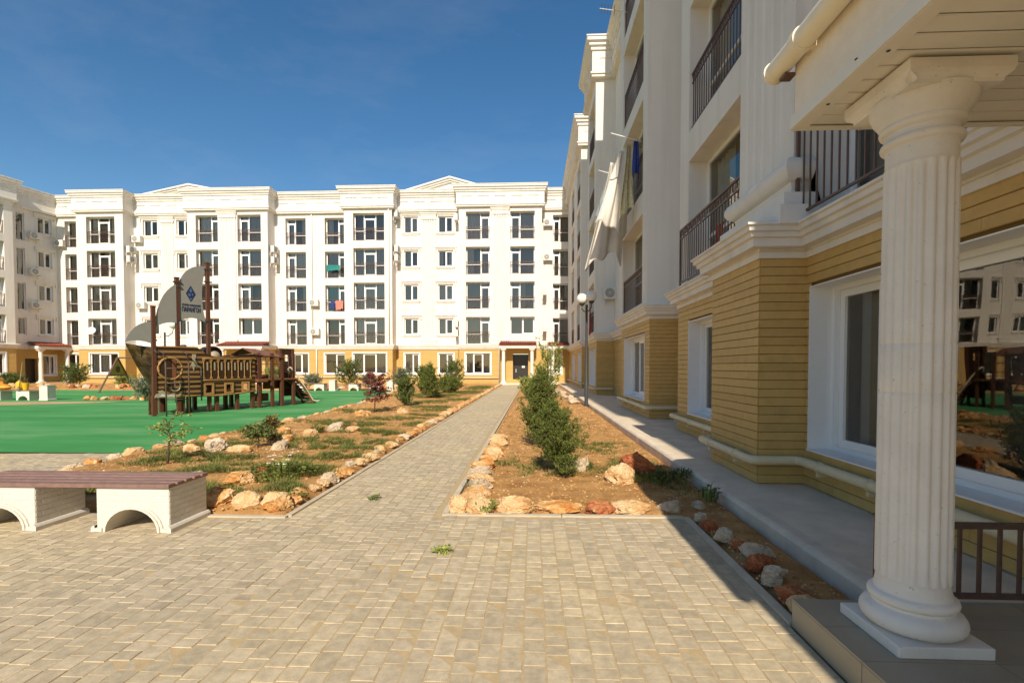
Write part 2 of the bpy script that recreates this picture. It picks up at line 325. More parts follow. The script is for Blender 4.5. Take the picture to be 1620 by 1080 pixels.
def paver_geo(b, x0, y0, x1, y1, z, t1=0, t2=0):
    c = .0035
    vs = [(x0, y0, z - .008), (x1, y0, z - .008), (x1, y1, z - .008), (x0, y1, z - .008), (x0 + c, y0 + c, z), (x1 - c, y0 + c, z + t1), (x1 - c, y1 - c, z + t1 + t2), (x0 + c, y1 - c, z + t2)]
    b.add(vs, [(4, 5, 6, 7), (0, 1, 5, 4), (1, 2, 6, 5), (2, 3, 7, 6), (3, 0, 4, 7)])
pav = []
x = 1.485
while x > -12:
    xm = x - S / 2; y = .42 + RN.random() * .1; ymax = 41 if PATH_L < xm < PATH_R else 9
    while y < ymax:
        l = RN.choice((.089, .118, .118, .118, .176))
        if inpoly(xm, y + .02, PLAZA) and inpoly(xm, y + l - .02, PLAZA) and inpoly(xm - .05, y + l / 2, PLAZA) and inpoly(xm + .05, y + l / 2, PLAZA): pav.append((x - S + G, y + G, x - G, y + l - G))
        y += l
    x -= S
def near_key(p):
    cx, cy = (p[0] + p[2]) / 2, (p[1] + p[3]) / 2
    vis = cy > 2.3 and abs(cx) < cy * 1.02
    return (0 if vis else 1, cx * cx + cy * cy - (p[3] - p[1]) * 3)
pav.sort(key=near_key)
pm = {}
rest = MB()
for i, p in enumerate(pav):
    z = RN.uniform(-.0015, .0015)
    if i < 300:
        k = (round(p[3] - p[1], 3), RN.randrange(3))
        if k not in pm:
            b = MB(); wx, wy = (p[2] - p[0]) / 2, (p[3] - p[1]) / 2; paver_geo(b, -wx, -wy, wx, wy, 0, RN.uniform(-.002, .002), RN.uniform(-.002, .002)); pm[k] = b.mesh('paver', 'paver')
        obj('paver', pm[k], paving, ((p[0] + p[2]) / 2, (p[1] + p[3]) / 2, z))
    else: paver_geo(rest, *p, z, RN.uniform(-.002, .002), RN.uniform(-.002, .002))
rest.build('paver_field', 'paver', paving, kind='stuff')
# concrete edging strips, each stone about a metre long
em = MB(); em.box(-.03, .004, -.1, .03, .996, .012); em = em.mesh('edging_stone', 'strip')
def edging(x0, y0, x1, y1):
    d = Vector((x1 - x0, y1 - y0)); n = max(1, round(d.length)); rz = math.atan2(-d.x, d.y)
    for k in range(n): obj('edging_stone', em, paving, (x0 + d.x * k / n, y0 + d.y * k / n, RN.uniform(-.002, .003)), rz, (1, d.length / n, 1))
edging(PATH_L - .03, 4.75, PATH_L - .03, 41); edging(PATH_R + .03, 4.9, PATH_R + .03, 41); edging(-.92, 4.87, 1.5, 4.87); edging(1.52, 2.86, 1.52, 4.87)
edging(-2.45, 4.72, -3.25, 4.72)
# green rubber playground
GP = [(-60, 8.2), (-9.35, 8.14), (-6.72, 8.14)] + [(x - .05, y) for x, y in BED_L[6:]] + [(-8.3, 30.4), (-24, 29.6), (-35, 30.6), (-42, 30.6), (-60, 30)]
b = MB(); b.add([(x, y, -.002) for x, y in GP], [tuple(range(len(GP)))]); struct(b.build('playground_surface', 'rubber'))
# beds of soil
def hgt(x, y, amp):
    return amp * (noise.fractal(Vector((x * .9, y * .9, 3)), 1., 2., 3) * .5 + .5) + .02 * noise.fractal(Vector((x * 5, y * 5, 9)), 1., 2., 4)
def edged(x, y, P):
    d = 9.
    for (ax, ay), (bx, by) in zip(P, P[1:] + P[:1]):
        ux, uy = bx - ax, by - ay; t = max(0, min(1, ((x - ax) * ux + (y - ay) * uy) / (ux * ux + uy * uy + 1e-9)))
        d = min(d, math.hypot(x - ax - ux * t, y - ay - uy * t))
    return d if inpoly(x, y, P) else -d
def bed(name, P, x0, y0, x1, y1, step, amp, ztop=.03):
    b = MB(); idx = {}; gx = int((x1 - x0) / step) + 2; gy = int((y1 - y0) / step) + 2; dist = {}
    for i in range(-2, gx + 1):
        for j in range(-2, gy + 1):
            d = edged(x0 + i * step, y0 + j * step, P)
            if d > -.15 - step: dist[i, j] = d
    for (i, j), d in dist.items():
        x, y = x0 + i * step, y0 + j * step; q = max(0, min(1, (d + .02) / .16)); q = q * q * (3 - 2 * q)
        idx[i, j] = len(b.v); b.v.append((x, y, (ztop + hgt(x, y, amp)) * q - .06 * (1 - q)))
    for (i, j) in dist:
        if (i + 1, j) in idx and (i, j + 1) in idx and (i + 1, j + 1) in idx:
            b.f.append((idx[i, j], idx[i + 1, j], idx[i + 1, j + 1], idx[i, j + 1])); b.m.append(0)
    return struct(b.build(name, 'soil', smooth=True))
bed('left_bed', BEDP, -8.7, 4.72, -2.4, 41.2, .075, .07)
BEDR = [(-.86, 4.9), (1.5, 4.9), (1.55, 4.87), (1.55, 2.86), (2.13, 2.86), (2.13, 41.0), (-.86, 41.0)]
bed('right_bed', BEDR, -.9, 2.8, 2.2, 41, .06, .03, .0)
FARP = [(-43, 30.7), (-35, 30.7), (-24, 29.7), (-8.5, 30.5), (-8.5, 41.35), (-43, 41.35)]
bed('far_bed', FARP, -43, 29.6, -8.4, 41.4, .3, .12, .0)
SANDW = [(-60, 15.2), (-26, 15.4), (-16.9, 14.9), (-16.6, 15.1), (-19.5, 17.5), (-26, 17.7), (-60, 17.6)]
SANDW = [(-60, 16.5), (-24, 14.2), (-16.8, 14.9), (-18.2, 20.8), (-19, 21.4), (-26, 20.6), (-60, 21)]
b = MB(); b.add([(x, y, .004) for x, y in [(-40, 17.3), (-22.5, 16.9), (-18.2, 19.3), (-17.6, 20.3), (-19.5, 20.0), (-24, 19.4), (-40, 19.3)]], [tuple(range(7))]); struct(b.build('sandy_patch', 'ground'))
b = MB(); b.add([(x, y, .004) for x, y in [(-14, 5.9), (-9.4, 5.75), (-8.1, 6.92), (-9.3, 8.0), (-14, 8.0)]], [tuple(range(5))]); struct(b.build('dry_soil_patch', 'ground'))
# walkway along the right building
WX = 2.12
b = MB(); b.box(WX + .12, 2.86, -.2, 4.2, 42.7, .118); walkway = struct(b.build('walkway', 'concrete'))
kb = MB(); kb.sweep([(.0, -.15), (.0, .085), (-.022, .112), (-.05, .12), (-.145, .121), (-.145, -.15)], [(0, .998), (0, .002)]); km = kb.mesh('kerb_stone', 'kerb')
for k in range(40): obj('kerb_stone', km, walkway, (WX - .02, 2.86 + k, RN.uniform(-.003, .003)), RN.uniform(-.004, .004))
# ------------------------------------------------------------------ facade kit (local frame: u along x, outwards is -y, z up)
FL = [3.4, 6.37, 9.33, 12.29]          # floors of the four upper storeys
def wall(b, u0, u1, v, z0, z1, ops=()):
    us = sorted({u0, u1} | {max(u0, min(u1, q)) for o in ops for q in o[:2]}); zs = sorted({z0, z1} | {max(z0, min(z1, q)) for o in ops for q in o[2:4]})
    for i in range(len(us) - 1):
        for j in range(len(zs) - 1):
            cu, cz = (us[i] + us[i + 1]) / 2, (zs[j] + zs[j + 1]) / 2
            if any(o[0] < cu < o[1] and o[2] < cz < o[3] for o in ops): continue
            b.quad((us[i], v, zs[j]), (us[i + 1], v, zs[j]), (us[i + 1], v, zs[j + 1]), (us[i], v, zs[j + 1]))
    for o in ops:
        a, c, d, e, dep = o[:5]; w_ = v + dep
        b.quad((a, v, d), (a, v, e), (a, w_, e), (a, w_, d)); b.quad((c, v, d), (c, w_, d), (c, w_, e), (c, v, e))
        b.quad((a, v, d), (a, w_, d), (c, w_, d), (c, v, d)); b.quad((a, v, e), (c, v, e), (c, w_, e), (a, w_, e))
def walls(b, path, z0, z1, ops=()):
    for (ua, va), (ub, vb) in zip(path, path[1:]):
        if abs(ub - ua) > 1e-6: wall(b, ua, ub, va, z0, z1, [o for o in ops if ua - 1e-6 <= o[0] and o[1] <= ub + 1e-6 and o[2] >= z0 - 1e-6 and o[3] <= z1 + 1e-6])
        else: b.quad((ua, va, z0), (ub, vb, z0), (ub, vb, z1), (ua, va, z1))
CORNICE = [(0, 14.97), (.22, 14.99), (.22, 15.1), (.28, 15.12), (.28, 15.2), (.2, 15.22), (.2, 16.2), (.27, 16.22), (.27, 16.36), (.36, 16.4), (.36, 16.52), (.46, 16.57), (.46, 16.72), (.5, 16.74), (.5, 16.8), (-.7, 16.83)]
BELT = [(0, 3.0), (.07, 3.0), (.07, 3.08), (.13, 3.1), (.13, 3.2), (.18, 3.22), (.18, 3.3), (.22, 3.31), (.22, 3.36), (0, 3.4)]
def fluted(b, u0, u1, v, z0, z1, n=5, proud=.08, deep=.05):
    pts = [(u0, v), (u0, v - proud)]; mrg = (u1 - u0) * .1; wdt = (u1 - u0 - 2 * mrg) / n
    for k in range(n):
        a = u0 + mrg + k * wdt; pts += [(a + wdt * .18, v - proud)] + [(a + wdt * (.5 - .32 * cos(pi * q / 4)), v - proud + deep * sin(pi * q / 4)) for q in (1, 2, 3)] + [(a + wdt * .82, v - proud)]
    pts += [(u1, v - proud), (u1, v)]
    for p, q in zip(pts, pts[1:]): b.quad((*p, z0), (*q, z0), (*q, z1), (*p, z1))
    b.add([(*p, z1) for p in pts], [tuple(range(len(pts)))]); b.add([(*p, z0) for p in pts], [tuple(reversed(range(len(pts))))])
def pilaster(B, u0, u1, v, z0=3.9, z1=14.35, n=5, proud=.08):
    b = MB(); fluted(b, u0, u1, v, z0, z1, n, proud)
    path = [(u0, v), (u0, v - proud), (u1, v - proud), (u1, v)]
    b.sweep([(0, z1 - .02), (.05, z1), (.05, z1 + .3), (.09, z1 + .34), (.09, z1 + .42), (.14, z1 + .46), (.14, z1 + .56), (0, z1 + .6)], path)
    b.sweep([(0, z0 - .5), (.07, z0 - .5), (.07, z0 - .2), (.1, z0 - .18), (.1, z0 - .06), (0, z0)], path)
    m = (u1 - u0)
    for k in range(7): b.box(u0 + m * (.1 + k * .118), v - proud - .02, z1 - .2, u0 + m * (.18 + k * .118), v - proud, z1 - .13)
    return b.build('pilaster', 'trim', B)
WC = {}
def cached(k, fn):
    if k not in WC: WC[k] = fn()
    return WC[k]
def frame_mesh(kind, W, H):
    b = MB(); panes = []; f = .08; d = .06
    def bar(x0, z0, x1, z1, y0=0., y1=d): b.box(x0, y0, z0, x1, y1, z1)
    h = W / 2; bar(-h, 0, -h + f, H); bar(h - f, 0, h, H); bar(-h + f, H - f, h - f, H); bar(-h + f, 0, h - f, f)
    def pane(x0, z0, x1, z1, sash=0):
        if sash:
            q = sash; bar(x0, z0, x0 + q, z1, -.012, .05); bar(x1 - q, z0, x1, z1, -.012, .05); bar(x0 + q, z1 - q, x1 - q, z1, -.012, .05); bar(x0 + q, z0, x1 - q, z0 + q, -.012, .05)
            x0 += q; x1 -= q; z0 += q; z1 -= q
        panes.append((x0, z0, x1, z1))
    if kind == '1': pane(-h + f, f, h - f, H - f)
    elif kind in ('2', 'g2'):
        m = .04 if kind == '2' else .03; c = 0 if kind == '2' else .06
        bar(c - m, f, c + m, H - f); pane(-h + f, f, c - m, H - f); pane(c + m, f, h - f, H - f, .055)
    elif kind == 'gn': c = -.66; bar(c - .05, f, c + .05, H - f, -.01, .055); pane(-h + f, f, c - .05, H - f); pane(c + .05, f, h - f, H - f)
    elif kind in ('3', 'g3'):
        a = W * .19; bar(-a - .035, f, -a + .035, H - f); bar(a - .035, f, a + .035, H - f)
        if kind == 'g3': pane(-h + f, f, -a - .035, H - f); pane(-a + .035, f, a - .035, H - f, .055); pane(a + .035, f, h - f, H - f)
        else:
            for s0, s1 in ((-h + f, -a - .035), (a + .035, h - f)): bar(s0, .86, s1, .92); pane(s0, f, s1, .86); pane(s0, .92, s1, H - f)
            bar(-a + .035, H - .42, a - .035, H - .36); pane(-a + .035, H - .36, a - .035, H - f); pane(-a + .035, f, a - .035, H - .42, .085)
    elif kind in ('dl', 'dr'):      # a balcony door beside a fixed light
        s = -1 if kind == 'dl' else 1; c = s * (h - W * .4)
        bar(c - .035, f, c + .035, H - f); d0, d1 = (-h + f, c - .035) if s < 0 else (c + .035, h - f); w0, w1 = (c + .035, h - f) if s < 0 else (-h + f, c - .035)
        bar(d0, H - .42, d1, H - .36); pane(d0, H - .36, d1, H - f); pane(d0, f, d1, H - .42, .08)
        bar(w0, .86, w1, .92); pane(w0, f, w1, .86); pane(w0, .92, w1, H - f)
    b.cur = 1                                        # the dark room behind
    b.add([(-h, d, 0), (h, d, 0), (h, d, H), (-h, d, H), (-h, .75, 0), (h, .75, 0), (h, .75, H), (-h, .75, H)], [(4, 5, 6, 7), (0, 4, 7, 3), (1, 2, 6, 5), (3, 7, 6, 2), (0, 1, 5, 4)])
    me = b.mesh('window', ['pvc', 'interior']); pm_ = []
    for x0, z0, x1, z1 in panes:
        q = MB(); q.quad((x0 - .008, .032, z0 - .008), (x1 + .008, .032, z0 - .008), (x1 + .008, .032, z1 + .008), (x0 - .008, .032, z1 + .008)); pm_.append(q.mesh('pane', 'glass'))
    return me, pm_
def curtain_mesh(x0, x1, H, m, seed):
    b = MB(); n = max(10, int((x1 - x0) / .035)); r = random.Random(seed); ph = r.random() * 6; pts = [(x0 + (x1 - x0) * k / n, .2 + .022 * sin(k * 1.25 + ph) + .012 * sin(k * .53 + ph)) for k in range(n + 1)]
    b.v = [(*p, .04) for p in pts] + [(*p, H - .05) for p in pts]; b.f = [(k, k + 1, n + 2 + k, n + 1 + k) for k in range(n)]; b.m = [0] * n
    return b.mesh('curtain', m, True)
def blind_mesh(x0, x1, z0, H, m):
    b = MB(); z = z0
    while z < H - .06: b.box(x0, .085, z, x1, .10, z + .055); z += .07
    return b.mesh('blind', m)
def railing_mesh(W, H=1.02, step=.115, band=True):
    b = MB(); h = W / 2
    b.box(-h, -.02, H - .035, h, .02, H); b.box(-h, -.014, .02, h, .014, .045)
    top = H - .035
    if band:
        top = H - .2; b.box(-h, -.012, top, h, .012, top + .022)
    n = max(2, round(W / step))
    for k in range(n + 1):
        x_ = -h + W * k / n
        if k in (0, n): b.box(x_ - .018, -.018, -.06, x_ + .018, .018, H - .001)
        else: b.box(x_ - .0075, -.0075, .04, x_ + .0075, .0075, top)
    if band:
        q = (H - .035 - top - .022)
        for k in range(n):
            xa = -h + W * (k + .5) / n; z0 = top + .022 + q * .18; z1 = H - .035 - q * .18
            if k % 2: b.box(xa - .035, -.007, z0, xa - .022, .007, H - .036); b.box(xa + .022, -.007, top + .02, xa + .035, .007, z1); b.box(xa - .022, -.007, z0, xa + .022, .007, z0 + .014)
            else: b.box(xa - .035, -.007, top + .02, xa - .022, .007, z1); b.box(xa + .022, -.007, z0, xa + .035, .007, H - .036); b.box(xa - .022, -.007, z1 - .014, xa + .022, .007, z1)
    return b.mesh('railing', 'iron')
wcount = [0]
def window(B, u0, u1, v, z0, z1, kind, dep=.3, dress=None, rail=None, mould=False, lab=None):
    W, H = round(u1 - u0, 2), round(z1 - z0, 2); me, pn = cached((kind, W, H), lambda: frame_mesh(kind, W, H))
    o = obj('window', me, B, ((u0 + u1) / 2, v + dep, z0))
    if lab: o['label'] = lab
    for q in pn: obj('pane', q, o)
    wcount[0] += 1; r = random.Random(wcount[0] * 7 + int(W * 100))
    dress = dress or r.choice(['full', 'sides', 'left', 'none', 'full', 'right', 'blind', 'half', 'full', 'sides'])
    h = W / 2 - .05; spans = {'full': [(-h, h)], 'sides': [(-h, -h * .4), (h * .4, h)], 'left': [(-h, -h * .1)], 'right': [(h * .1, h)], 'half': [(-h, h * .25)]}.get(dress, [])
    for a, c in spans: obj('curtain', cached(('c', round(a, 2), round(c, 2), H, r.randrange(3)), lambda: curtain_mesh(a, c, H, r.choice(['curtain', 'curtain', 'blind']), wcount[0])), o)
    if dress == 'blind': obj('blind', cached(('b', W, H), lambda: blind_mesh(-h, h, H * .08, H, 'blind')), o)
    if dress == 'teal': obj('blind', cached(('t', W, H), lambda: blind_mesh(-h, h, H * .05, H, 'tealblind')), o)
    if mould:
        def mm():
            b = MB(); a = W / 2
            b.box(-a - .3, -.14, H + .24, a + .3, 0, H + .3); b.box(-a - .26, -.09, H + .17, a + .26, 0, H + .24); b.box(-a - .22, -.06, H + .1, a + .22, 0, H + .17)
            for s in (-1, 1): b.box(s * (a + .22) - .04, -.1, H - .12, s * (a + .22) + .04, 0, H + .17)
            return b.mesh('lintel_moulding', 'trim')
        def sm():
            b = MB(); a = W / 2
            b.box(-a - .16, -.1, -.1, a + .16, dep * .9, -.003); b.box(-a - .1, -.055, -.2, a + .1, 0, -.1)
            for s in (-1, 1): b.box(s * (a + .05) - .05, -.03, 0, s * (a + .05) + .05, 0, H + .1)
            return b.mesh('sill', 'trim')
        obj('lintel_moulding', cached(('mm', W, H), mm), o, (0, -dep - .002, 0)); obj('sill', cached(('sm', W, H), sm), o, (0, -dep - .002, 0))
    if rail is not None: obj('railing', cached(('r', W), lambda: railing_mesh(W - .02)), B, ((u0 + u1) / 2, v + rail, z0 + .05))
    return o
def ground_window(B, u0, u1, v, z0=.88, z1=2.66, kind='g2', dep=.12, dress=None, trim=.09, inset=.0):
    o = window(B, u0 + inset, u1 - inset, v, z0 + inset, z1 - inset, kind, dep, dress)
    b = MB(); W, H = u1 - u0, z1 - z0; a = W / 2 - .004; t = trim; H -= .004
    b.box(-a - t, -.03, -t, -a, dep, H + t); b.box(a, -.03, -t, a + t, dep, H + t); b.box(-a, -.03, H, a, dep, H + t); b.box(-a, -.05, -t, a, dep, .005)
    if inset: b.box(-a, dep - .06, 0, -a + inset, dep - .002, H); b.box(a - inset, dep - .06, 0, a, dep - .002, H); b.box(-a + inset, dep - .06, H - inset, a - inset, dep - .002, H); b.box(-a + inset, dep - .06, 0, a - inset, dep - .002, inset)
    b.build('surround', 'pvc', o, (0, -dep - .001, -inset)); return o
# ------------------------------------------------------------------ far building, square to the path at its end
FB = thing('apartment_building', 'long white five storey block with two low pediments facing down the path', 'building', (0, 0, 0))
RC, BY = 42.6, 41.4
FP = [(-43.1, RC), (-40.1, RC), (-40.1, BY), (-35.85, BY), (-35.85, RC), (-30.05, RC), (-30.05, BY), (-22.9, BY), (-22.9, RC), (-16.2, RC), (-16.2, BY), (-12.05, BY), (-12.05, RC), (-6.3, RC), (-6.3, BY), (.75, BY), (.75, RC), (3.6, RC)]
frn = []; win2 = []; gro = []
for a, c, v, k, top in [(-42.35, -41.0, RC, 'dr', 0), (-39.19, -36.59, BY, '3', 0), (-29.29, -27.32, BY, 'dr', 0), (-25.57, -23.5, BY, 'dl', 1), (-21.94, -20.11, RC, 'dl', 0), (-18.4, -16.55, RC, 'dr', 0), (-15.4, -12.71, BY, '3', 0), (-5.7, -3.65, BY, 'dr', 0), (-1.93, .15, BY, 'dl', 1), (1.72, 3.27, RC, 'dl', 0)]:
    for i, z in enumerate(FL): frn.append((a, c, z if not (top and i == 0) else z + .85, z + 2.33, v, k if not (top and i == 0) else '2', i))
for a, c in [(-35.0, -33.65), (-31.89, -30.6), (-11.33, -10.04), (-8.31, -6.97)]:
    for i, z in enumerate(FL): win2.append((a, c, z + .92, z + 2.33, RC, i))
for a, c, v, k in [(-42.5, -41.0, RC, 'g2'), (-39.1, -36.5, BY, 'g3'), (-34.95, -33.6, RC, 'g2'), (-31.9, -30.6, RC, 'g2'), (-21.94, -20.0, RC, 'g3'), (-18.5, -16.6, RC, 'g2'), (-15.5, -12.6, BY, 'g3'), (-11.33, -10.0, RC, 'g2'), (-8.3, -6.95, RC, 'g2'), (-5.75, -3.6, BY, 'g3'), (1.5, 2.5, RC, 'g2')]: gro.append((a, c, .88, 2.66, v, k))
DOORS = [(-1.7, -.4, 0, 2.6, BY, .6), (-25.9, -24.5, 0, 2.5, BY, .5)]
up = MB(); walls(up, FP, 3.2, 16.0, [(a, c, z0, z1, .42) for a, c, z0, z1, v, k, i in frn] + [(a, c, z0, z1, .16) for a, c, z0, z1, v, i in win2]); up.build('plaster_wall', 'white', FB)
lo = MB(); walls(lo, FP, -.1, 3.05, [(a, c, z0, z1, .14) for a, c, z0, z1, v, k in gro] + [(a, c, z0, z1, d) for a, c, z0, z1, v, d in DOORS]); lo.build('ground_floor_wall', 'facing', FB)
b = MB(); b.sweep(CORNICE, FP); b.build('cornice', 'trim', FB)
b = MB(); b.sweep(BELT, FP); b.build('belt_course', 'trim', FB)
b = MB(); b.sweep([(0, -.1), (.06, -.1), (.06, .38), (.03, .42), (0, .43)], FP); b.build('plinth', 'facing', FB)
b = MB(); b.box(-43, RC + .8, 16.2, 3.5, RC + 14, 16.6); b.build('roof', 'concrete', FB)
def frieze(B, path, z=15.85, L_=.95, gap=.42):
    b = MB()
    for (ua, va), (ub, vb) in zip(path, path[1:]):
        if ub - ua > 2:
            n = max(1, int((ub - ua) / (L_ + gap))); p = (ub - ua) / n
            for k in range(n):
                u_ = ua + (k + .5) * p; y = va - .2
                b.box(u_ - L_ / 2, y - .05, z, u_ + L_ / 2, y + .01, z + .06)
        elif va - vb > .5 or vb - va > .5:
            s = 1 if vb > va else -1; ux = ua + .2 * s; m_ = (va + vb) / 2; b.box(min(ux, ux + .03 * s), m_ - .3, z, max(ux, ux + .03 * s), m_ + .3, z + .05)
    o = b.build('frieze_moulding', 'trim', B); o['kind'] = 'stuff'; return o
frieze(FB, FP)
dr = {(-39.19, 1): 'sides', (-18.4, 2): 'teal', (-18.4, 1): 'blind', (-5.7, 3): 'full', (-1.93, 3): 'full', (-15.4, 2): 'full', (-5.7, 0): 'full', (-29.29, 2): 'full'}
tealrow = None
for a, c, z0, z1, v, k, i in frn:
    d = {(-18.4, 1): 'teal', (-18.4, 2): 'blind', (-5.7, 3): 'full', (-1.93, 3): 'full', (-15.4, 2): 'full', (-5.7, 0): 'full', (-29.29, 2): 'full', (-39.19, 3): 'sides', (-39.19, 2): 'sides'}.get((a, i))
    window(FB, a, c, v, z0, z1, k, .38, d, None if k == '2' else .08)
for a, c, z0, z1, v, i in win2: window(FB, a, c, v, z0, z1, '2', .13, None, None, True)
for a, c, z0, z1, v, k in gro: ground_window(FB, a, c, v, z0, z1, k, .12)
for a, c, v in [(-33.36, -32.19, RC), (-27.2, -25.7, BY), (-9.76, -8.52, RC), (-3.45, -2.1, BY)]: pilaster(FB, a, c, v)
def pediment(B, uc, hw, zb, zp, v):
    b = MB(); e = .0
    b.prism([(uc - hw * .86, zb + .12), (uc + hw * .86, zb + .12), (uc, zp - .42)], v + .42, v + 3)
    for t, o_, yy in ((0, 0, 0), (.16, .0, .12), (.3, 0, .24)):
        b.prism([(uc - hw + t * 3, zb), (uc - hw + t * 3 + .5, zb), (uc, zp - t - .14), (uc, zp - t)], v + yy, v + 3.2)
        b.prism([(uc, zp - t), (uc, zp - t - .14), (uc + hw - t * 3 - .5, zb), (uc + hw - t * 3, zb)], v + yy, v + 3.2)
    b.build('pediment', 'trim', B)
pediment(FB, -7.31, 4.9, 16.75, 18.15, RC + .1); pediment(FB, -30.6, 5.3, 16.7, 17.75, RC - .25)
def downpipe(B, u, v, z0, z1, m='trim', r=.05, dx=0):
    b = MB(); b.tube([(u, v, z0), (u, v, z1)], r, 8); b.build('downpipe', m, B, smooth=True)
downpipe(FB, -19.55, RC - .09, 3.5, 15.2); downpipe(FB, -19.2, RC - .1, 0, 3.0); downpipe(FB, -12.3, BY - .1, 3.4, 14.9)
for ua, ub, v in [(-40, -36, BY), (-35.6, -30.2, RC), (-22.8, -16.3, RC), (-16.1, -12.1, BY), (-11.9, -6.4, RC), (-6.2, -2.8, BY)]: b = MB(); b.tube([(ua, v - .13, .55), (ub, v - .13, .55)], .055, 8); b.build('heating_pipe', 'pipe', FB, smooth=True)
for (a, c, z0, z1, v, d) in DOORS:
    b = MB(); W = c - a; b.box(-W / 2, 0, 0, -W / 2 + .07, .06, 2.5); b.box(W / 2 - .07, 0, 0, W / 2, .06, 2.5); b.box(-W / 2, 0, 2.43, W / 2, .06, 2.5); b.box(-W / 2 + .07, .02, 0, W / 2 - .07, .05, 2.43)
    o = b.build('entrance_door', 'door', FB, ((a + c) / 2, v + d - .07, .05)); q = MB(); q.box(.1, -.01, 1.35, .36, .02, 1.52); q.build('door_notice', 'sign', o); q = MB(); q.box(-.42, -.05, .95, -.38, .02, 1.25); q.build('handle', 'pvc', o)
# ------------------------------------------------------------------ left building
LTH = radians(12)
LB = thing('apartment_building', 'white block on the left edge turned sideways to the far one', 'building', (-43.1 - 42.6 * sin(LTH) + 43.1 * cos(LTH), 42.6 - 42.6 * cos(LTH) - 43.1 * sin(LTH), 0), pi / 2 - LTH)
LP = [(8, 41.9), (38.7, 41.9), (38.7, 43.1), (42.6, 43.1)]
fr = []
for u in (35.95, 31.0, 26.2, 20.5, 15.5, 10.5):
    for z in FL: fr.append((u, u + 2.15, z, z + 2.33, 41.9, 'dr'))
for z in FL: fr.append((39.6, 40.2, z + (.85 if z == FL[0] else 0), z + 2.33, 43.1, '1'))
w2 = [(41.15, 42.2, z + .92, z + 2.33, 43.1) for z in FL]
gw = [(35.9, 38.0, .88, 2.66, 41.9), (30.6, 32.7, .88, 2.66, 41.9), (41.3, 42.3, .75, 2.5, 43.1), (20.5, 22.6, .88, 2.66, 41.9)]
dl = [(40.0, 40.9, 0, 2.2, 43.1, .4)]
b = MB(); walls(b, LP, 3.2, 16.0, [(*o[:4], .42 if o[5] != '1' else .16) for o in fr] + [(*o[:4], .16) for o in w2]); b.build('plaster_wall', 'white', LB)
b = MB(); walls(b, LP, -.1, 3.05, [(*o[:4], .14) for o in gw] + [(*o[:4], .4) for o in dl]); b.build('ground_floor_wall', 'facing', LB)
b = MB(); b.sweep(CORNICE, LP); b.build('cornice', 'trim', LB)
b = MB(); b.sweep(BELT, LP); b.build('belt_course', 'trim', LB)
b = MB(); b.box(8, 43.9, 16.2, 42.6, 57, 16.6); b.build('roof', 'concrete', LB)
frieze(LB, LP)
for a, c, z0, z1, v, k in fr: window(LB, a, c, v, z0, z1, k, .38 if k != '1' else .13, None, None if k == '1' else .08)
for a, c, z0, z1, v in w2: window(LB, a, c, v, z0, z1, '2', .13, None, None, True)
for a, c, z0, z1, v in gw: ground_window(LB, a, c, v, z0, z1, 'g2', .12)
b = MB(); b.box(-.45, 0, 0, .45, .05, 2.2); o = b.build('entrance_door', 'door', LB, (40.45, 43.45, 0)); b = MB(); b.box(-.36, -.05, .95, -.32, .0, 1.2); b.build('handle', 'pvc', o)
b = MB(); b.tube([(35, 41.77, .55), (38.6, 41.77, .55)], .055, 8); b.build('heating_pipe', 'pipe', LB, smooth=True); b = MB(); b.tube([(38.9, 42.97, .55), (39.9, 42.97, .55)], .055, 8); b.build('heating_pipe', 'pipe', LB, smooth=True)
# ------------------------------------------------------------------ right building, local u = -Y
RB = thing('apartment_building', 'shaded block along the right with yellow board ground floor and fluted pilaster', 'building', (0, 0, 0), -pi / 2)
RG = [(-42.6, 3.13), (-31.2, 3.13), (-31.2, 3.95), (-27.2, 3.95), (-27.2, 3.12), (-23.98, 3.12), (-23.98, 3.95), (-17.1, 3.95), (-17.1, 3.1), (-13.05, 3.1), (-13.05, 3.95), (-10.85, 3.95), (-10.85, 3.2), (-7.33, 3.2), (-7.33, 2.66), (-5.85, 2.66), (-5.85, 3.2), (1.3, 3.2), (9, 3.2)]
RU = [(-42.6, 3.03), (-31.2, 3.03), (-31.2, 3.95), (-27.2, 3.95), (-27.2, 3.02), (-23.98, 3.02), (-23.98, 3.95), (-17.1, 3.95), (-17.1, 3.0), (-13.05, 3.0), (-13.05, 3.95), (-10.85, 3.95), (-10.85, 3.2), (1.3, 3.2), (9, 3.2)]
RGW = [(-5.74, -2.95, 3.2, 'gn'), (-2.3, .2, 3.2, 'g3'), (-10.1, -7.6, 3.2, 'g3'), (-16.55, -13.6, 3.1, 'g3'), (-26.8, -24.4, 3.12, 'g3'), (-33.7, -31.6, 3.13, 'g2'), (-38.5, -36.3, 3.13, 'g2')]
RF = [3.2, 6.3, 9.28, 12.26]
rfr = []
for a, c, v, k in [(-5.72, -2.9, 3.2, '3'), (-2.3, .3, 3.2, '3'), (-10.27, -7.4, 3.2, 'dr'), (-16.55, -13.6, 3.0, 'dr'), (-26.7, -24.4, 3.02, 'dr'), (-33.8, -31.7, 3.03, 'dr'), (-38.5, -36.3, 3.03, 'dr')]:
    for i, z in enumerate(RF): rfr.append((a, c, z + (.0 if i else .05), z + 2.5, v, k, i))
b = MB(); walls(b, RU, 3.1, 16.0, [(*o[:4], .42) for o in rfr]); b.build('plaster_wall', 'white', RB)
b = MB(); walls(b, [(u, v + .02) for u, v in RG], .05, 3.05, [(a - .001, c + .001, .55, 2.41, .3) for a, c, v, k in RGW]); b.build('ground_floor_wall', 'backing', RB)
